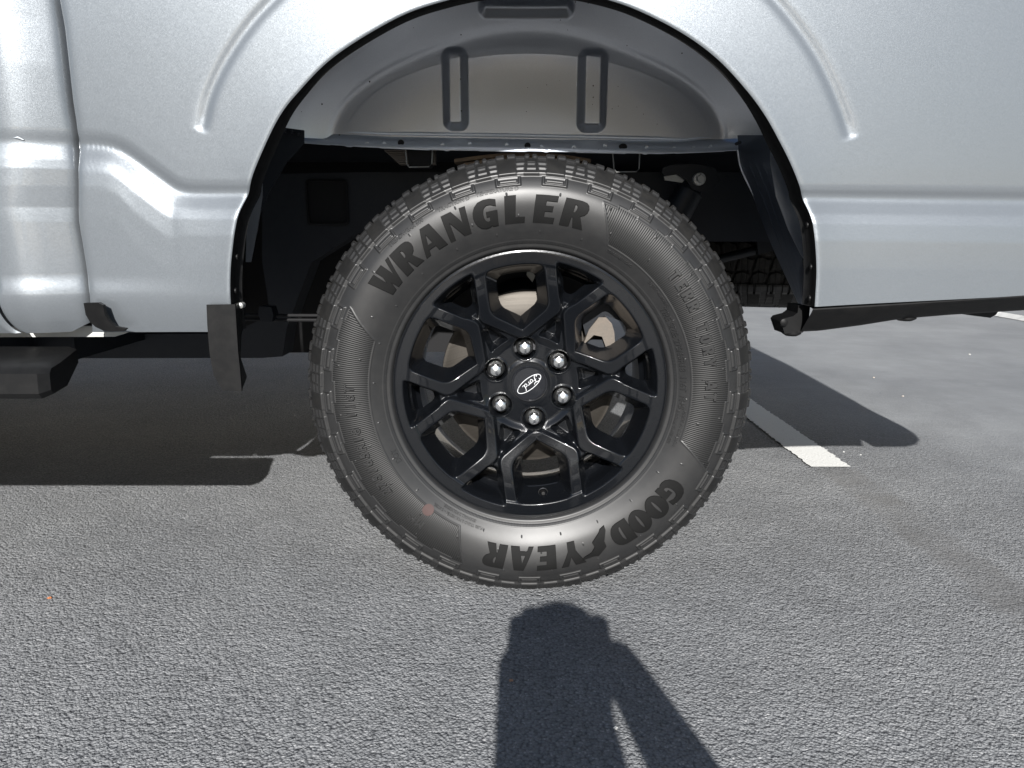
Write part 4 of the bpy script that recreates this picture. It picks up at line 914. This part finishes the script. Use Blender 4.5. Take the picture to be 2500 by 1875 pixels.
nd = [(C3(0.02, .58, .27), .125), (C3(0.02, .56, .38), .115), (C3(.018, .50, .49), .130), (C3(.015, .44, .575), .085), (C3(.03, .37, .625), .070), (C3(.024, .30, .640), .072), (C3(.024, .275, .706), .080), (C3(.024, .275, .758), .064),
      (C3(.165, .44, .555), .058), (C3(.212, .20, .475), .054), (C3(.128, .050, .590), .036), (C3(.108, .036, .628), .028),
      (C3(-.135, .44, .555), .058), (C3(-.022, .28, .43), .040), (C3(-.042, .050, .585), .028), (C3(-.042, .036, .618), .028),
      (C3(.12, .54, .25), .095), (C3(.22, .20, .40), .068), (C3(.17, .40, .10), .042), (C3(.18, .33, .045), .040), (C3(.19, .19, .032), .034),
      (C3(-.08, .54, .25), .095), (C3(-.18, .20, .40), .068), (C3(-.13, .40, .10), .042), (C3(-.14, .33, .045), .040), (C3(-.15, .19, .032), .034), (C3(.090, .345, .625), .068)]
ed = [(0, 1), (1, 2), (2, 3), (3, 4), (4, 5), (5, 6), (6, 7), (2, 8), (8, 9), (9, 10), (10, 11), (2, 12), (12, 13), (13, 14), (14, 15), (0, 16), (16, 17), (17, 18), (18, 19), (19, 20), (0, 21), (21, 22), (22, 23), (23, 24), (24, 25), (3, 26)]
pm_ = skin_mesh('body', nd, ed)
m_skin = mat('skin', (0.48, 0.29, 0.20), 0.5); m_jack = mat('jacket', (0.03, 0.035, 0.05), 0.8); m_trou = mat('trousers', (0.05, 0.06, 0.09), 0.85); m_shoe = mat('shoe', (0.02, 0.02, 0.02), 0.6); m_hair = mat('hair', (0.03, 0.02, 0.015), 0.6)
for m_ in (m_skin, m_jack, m_trou, m_shoe): pm_.materials.append(m_)
for p_ in pm_.polygons:
    c_ = p_.center; b_ = CY - c_.y; z_ = c_.z
    if z_ < 0.075: p_.material_index = 3
    elif (z_ < 0.34 and True) or (abs(c_.x - CX - .02) > 0.11 and b_ > 0.1 and z_ < 0.46 and b_ < 0.5 and not (c_.x - CX < 0 and z_ > .42 and abs(c_.x - CX + .115) < .05)): p_.material_index = 2
    elif (b_ < 0.39 and z_ > 0.60) and abs(c_.x - CX - .015) < 0.1 and b_ > 0.12: p_.material_index = 0
    elif b_ < 0.06: p_.material_index = 0
    else: p_.material_index = 1
body = link('body', pm_, person, [])
hd = C3(.024, .268, .708)
def blob(name, c, s_, m, parent, seg=20):
    bm = bmesh.new(); bmesh.ops.create_uvsphere(bm, u_segments=seg, v_segments=seg // 2 + 2, radius=1.0)
    for v_ in bm.verts: v_.co = Vector((v_.co.x * s_[0], v_.co.y * s_[1], v_.co.z * s_[2])) + Vector(c)
    return bm_obj(name, bm, m, parent, True, auto=False)
bm = bmesh.new(); bmesh.ops.create_uvsphere(bm, u_segments=28, v_segments=18, radius=1.0)
for v_ in list(bm.verts):
    if v_.co.y > 0.25 and v_.co.z < 0.55 or v_.co.z < -0.55: v_.co *= 0.9
    v_.co = Vector((v_.co.x * 0.084, v_.co.y * 0.102, v_.co.z * 0.090)) + hd + Vector((0, -0.012, 0.025))
bm_obj('hair', bm, m_hair, person, True, auto=False)
for sg in (-1, 1):
    blob('eye', hd + Vector((sg * 0.031, 0.066, 0.010)), (0.012, 0.010, 0.009), M['white_mark'], person, 12)
    blob('ear', hd + Vector((sg * 0.080, -0.012, 0.0)), (0.008, 0.018, 0.030), m_skin, person, 12)
blob('nose', hd + Vector((0, 0.084, -0.018)), (0.013, 0.018, 0.024), m_skin, person, 12)
blob('mouth', hd + Vector((0, 0.070, -0.052)), (0.024, 0.010, 0.007), mat('lips', (0.35, 0.14, 0.12), 0.5), person, 12)
for sg, X0 in ((1, .108), (-1, -.044)):
    for i_, (dz, L0) in enumerate([(0.004, 0.030), (-0.010, 0.034), (-0.024, 0.032), (-0.037, 0.026)]):
        a_ = (X0 - .0, 0.034, 0.640 + dz)
        pts = [(C3(X0, 0.038, 0.640 + dz), .0085), (C3(X0 + sg * 0.006, 0.012, 0.644 + dz), .0082), (C3(X0 - sg * 0.004, 0.0035, 0.645 + dz), .0075), (C3(X0 - sg * (L0 * 0.62), 0.0035, 0.645 + dz), .0062)]
        link('finger', skin_mesh('finger', pts, [(0, 1), (1, 2), (2, 3)], 2), person, m_skin)
    pts = [(C3(X0, 0.040, 0.622), .010), (C3(X0 - sg * 0.016, 0.036, 0.634), .0092), (C3(X0 - sg * 0.036, 0.030, 0.646), .0078)]
    link('thumb', skin_mesh('thumb', pts, [(0, 1), (1, 2)], 2), person, m_skin)
bm = bmesh.new(); extr(bm, [(CX + 0.024 + sx_ * 0.045 + 0.015 * cos(rad(a_)), 0.642 + sz_ * 0.021 + 0.015 * sin(rad(a_))) for sx_, sz_, a0_ in ((1, 1, 0), (-1, 1, 90), (-1, -1, 180), (1, -1, 270)) for a_ in (a0_, a0_ + 30, a0_ + 60, a0_ + 90)], CY - 0.0225, CY - 0.0145)
phone = bm_obj('phone', bm, M['cap'], None, bevel=0.0015, seg=2); tag(phone, 'black phone held sideways in the crouching person\'s hands', 'phone')
bm = bmesh.new(); lathe(bm, [(0.008, 0.0), (0.008, -0.003), (0.006, -0.0035), (0, -0.003)], 24, (CX, CY - 0.0125 + 0.001, CZ - 0.002))
for v_ in bm.verts: v_.co.y = 2 * (CY - 0.0135) - v_.co.y
bm_obj('camera_lens', bm, M['glass'], phone, True)
bm = bmesh.new(); box(bm, CX - 0.030, CX + 0.078, CY - 0.0231, CY - 0.0226, 0.618, 0.666); bm_obj('screen', bm, M['glass'], phone)

# ------------------------------------------------------------------ unseen tan block added behind the truck to bounce warm light under it
bld = empty('added_building', (0, 12, 0), 'unseen low tan block with dark windows, added behind the truck to bounce warm light under it', 'added_building')
m_wall = mat('tan_wall', (0.46, 0.35, 0.23), 0.85); k = N(m_wall); k.l(k.mix(k.noise(3, 5), (0.34, 0.315, 0.28), (0.39, 0.365, 0.325)), k.b.inputs['Base Color'])
bm = bmesh.new(); box(bm, -22, 22, 12, 20, 0, 5.2); bm_obj('wall', bm, m_wall, bld)
bm = bmesh.new(); box(bm, -22.2, 22.2, 11.8, 20.2, 5.2, 5.6); bm_obj('roof', bm, M['primer'], bld, bevel=0.03)
m_wd = mat('window_frame', (0.5, 0.48, 0.44), 0.5)
for i in range(7):
    x0 = -18 + i * 5.4; bm = bmesh.new()
    for a_ in ((x0, x0 + 2.2, 11.95, 12.0, 1.1, 1.18), (x0, x0 + 2.2, 11.95, 12.0, 2.72, 2.8), (x0, x0 + .08, 11.95, 12.0, 1.18, 2.72), (x0 + 2.12, x0 + 2.2, 11.95, 12.0, 1.18, 2.72)): box(bm, *a_)
    wf = bm_obj('window', bm, m_wd, bld); bm = bmesh.new(); box(bm, x0 + .08, x0 + 2.12, 11.975, 11.985, 1.18, 2.72); bm_obj('pane', bm, M['glass'], wf)

# ------------------------------------------------------------------ loose bits on the asphalt
def pebble(px, py, r, col, label, cat='pebble', name='pebble', flat=0.6):
    x, y = G(px, py); bm = bmesh.new(); bmesh.ops.create_icosphere(bm, subdivisions=2, radius=1.0)
    for v_ in bm.verts:
        n_ = 1 + 0.25 * math.sin(v_.co.x * 5 + px) + 0.2 * math.sin(v_.co.y * 7 + py); v_.co = Vector((v_.co.x * r * n_, v_.co.y * r * 0.8 * n_, v_.co.z * r * flat * n_))
    me_ = bpy.data.meshes.new(name); bm.to_mesh(me_); bm.free(); o = link(name, me_, None, mat(name + '_stone', col, 0.8)); o.location = (x, y, r * flat * 0.8)
    return tag(o, label, cat)
pebble(121, 1461, 0.0045, (0.55, 0.20, 0.08), 'small orange scrap lying on the lit asphalt at lower left', 'litter', 'orange_scrap', 0.35)
pebble(1503, 1779, 0.0032, (0.75, 0.74, 0.7), 'tiny white pebble at the edge of the person shadow')
pebble(1247, 1663, 0.0030, (0.5, 0.30, 0.2), 'tiny reddish pebble inside the left edge of the person shadow')
pebble(2133, 922.5, 0.004, (0.55, 0.48, 0.40), 'pale tan pebble between the white line and the rear valance')
pebble(2204, 968, 0.004, (0.5, 0.45, 0.4), 'pale pebble beyond the tip of the truck shadow')
pebble(2367, 866, 0.005, (0.5, 0.5, 0.48), 'white flat pebble far out under the rear bumper')
pebble(2101, 1111, 0.0025, (0.6, 0.6, 0.58), 'small white pebble just in front of the truck shadow')
pebble(2060, 1104, 0.0025, (0.6, 0.6, 0.58), 'small white pebble beside the end of the white line')

# ------------------------------------------------------------------ trees and car added behind the viewpoint to darken reflections in paint and rim
m_leaf = mat('leaves', (0.05, 0.075, 0.03), 0.7); m_bark = mat('bark', (0.08, 0.06, 0.045), 0.9)
def added_tree(x, y, hgt, wd, label, seed):
    rr = np.random.default_rng(seed); root = empty('added_tree', (x, y, 0), label, 'added_tree', 'unseen trees added behind the viewpoint for dark reflections')
    bm = bmesh.new(); tube(bm, [(x, y, 0), (x + .1, y, hgt * .25), (x - .05, y, hgt * .6)], [wd * .06, wd * .045, wd * .02], 10)
    for k_ in range(5): a_ = k_ * 1.3; tube(bm, [(x, y, hgt * (.25 + .05 * k_)), (x + cos(a_) * wd * .3, y + sin(a_) * wd * .3, hgt * (.45 + .06 * k_))], [wd * .025, wd * .008], 6)
    bm_obj('trunk', bm, m_bark, root, True)
    n_ = 2600; u = rr.normal(size=(n_, 3)); u /= np.linalg.norm(u, axis=1)[:, None]; rad2 = rr.random(n_) ** 0.45
    lump = 1 + 0.22 * np.sin(u[:, 0] * 5 + seed) * np.cos(u[:, 2] * 4 + seed * 2); c_ = u * (rad2 * lump)[:, None] * np.array([wd * .5, wd * .5, hgt * .40]) + np.array([x, y, hgt * .58])
    a_ = rr.normal(size=(n_, 3)) * 0.22; b_ = rr.normal(size=(n_, 3)) * 0.22
    V = np.stack([c_ - a_, c_ - b_, c_ + a_, c_ + b_], 1).reshape(-1, 3); link('crown', fast_mesh('crown', V, np.arange(n_ * 4).reshape(-1, 4), False), root, m_leaf)
for i in range(8):
    hh = 7.2 + rng.random() * 2.0
    ordn = ['first', 'second', 'third', 'fourth', 'fifth', 'sixth', 'seventh', 'last'][i]
    added_tree(-39 + i * 6.3 + rng.normal() * 0.6, -24 + rng.normal() * 1.2, hh, 6.6 + rng.random() * 1.5, ordn + ' from the truck front end of the unseen trees added behind the viewpoint for dark reflections', 10 + i)
car = empty('added_car', (-5.2, -8.5, 0), 'unseen dark grey estate car added behind and left of the viewpoint to darken paint reflections', 'car')
m_car = mat('dark_car_paint', (0.02, 0.022, 0.026), 0.25, 0.3, 1.0)
def sx(pts, ox): return [(x + ox, z) for x, z in pts]
bm = bmesh.new(); extr(bm, sx([(-2.3, .35), (-2.35, .75), (-2.1, .95), (-1.1, 1.05), (-.45, 1.50), (1.5, 1.55), (2.1, 1.1), (2.3, 1.0), (2.32, .4), (1.85, .33), (1.75, .62), (1.4, .74), (1.05, .62), (.95, .33), (-1.0, .33), (-1.1, .62), (-1.45, .74), (-1.8, .62), (-1.9, .35)], -5.2), -9.4, -7.6)
bm_obj('body', bm, m_car, car, bevel=0.05, seg=3)
for pts in ([(-.95, 1.08), (-.42, 1.44), (.25, 1.47), (.25, 1.08)], [(.33, 1.08), (.33, 1.47), (1.42, 1.48), (1.75, 1.10)]):
    bm = bmesh.new(); extr(bm, sx(pts, -5.2), -7.6, -7.594); bm_obj('window', bm, M['glass'], car)
for x_ in (-1.45, 1.4):
    for y_ in (-7.75, -9.25):
        bm = bmesh.new(); lathe(bm, [(0, -.09), (.2, -.09), (.21, -.11), (.31, -.11), (.33, -.07), (.33, .09), (.2, .1), (0, .09)], 32, (x_ - 5.2, y_, .33)); bm_obj('car_wheel', bm, M['tread'], car, True)
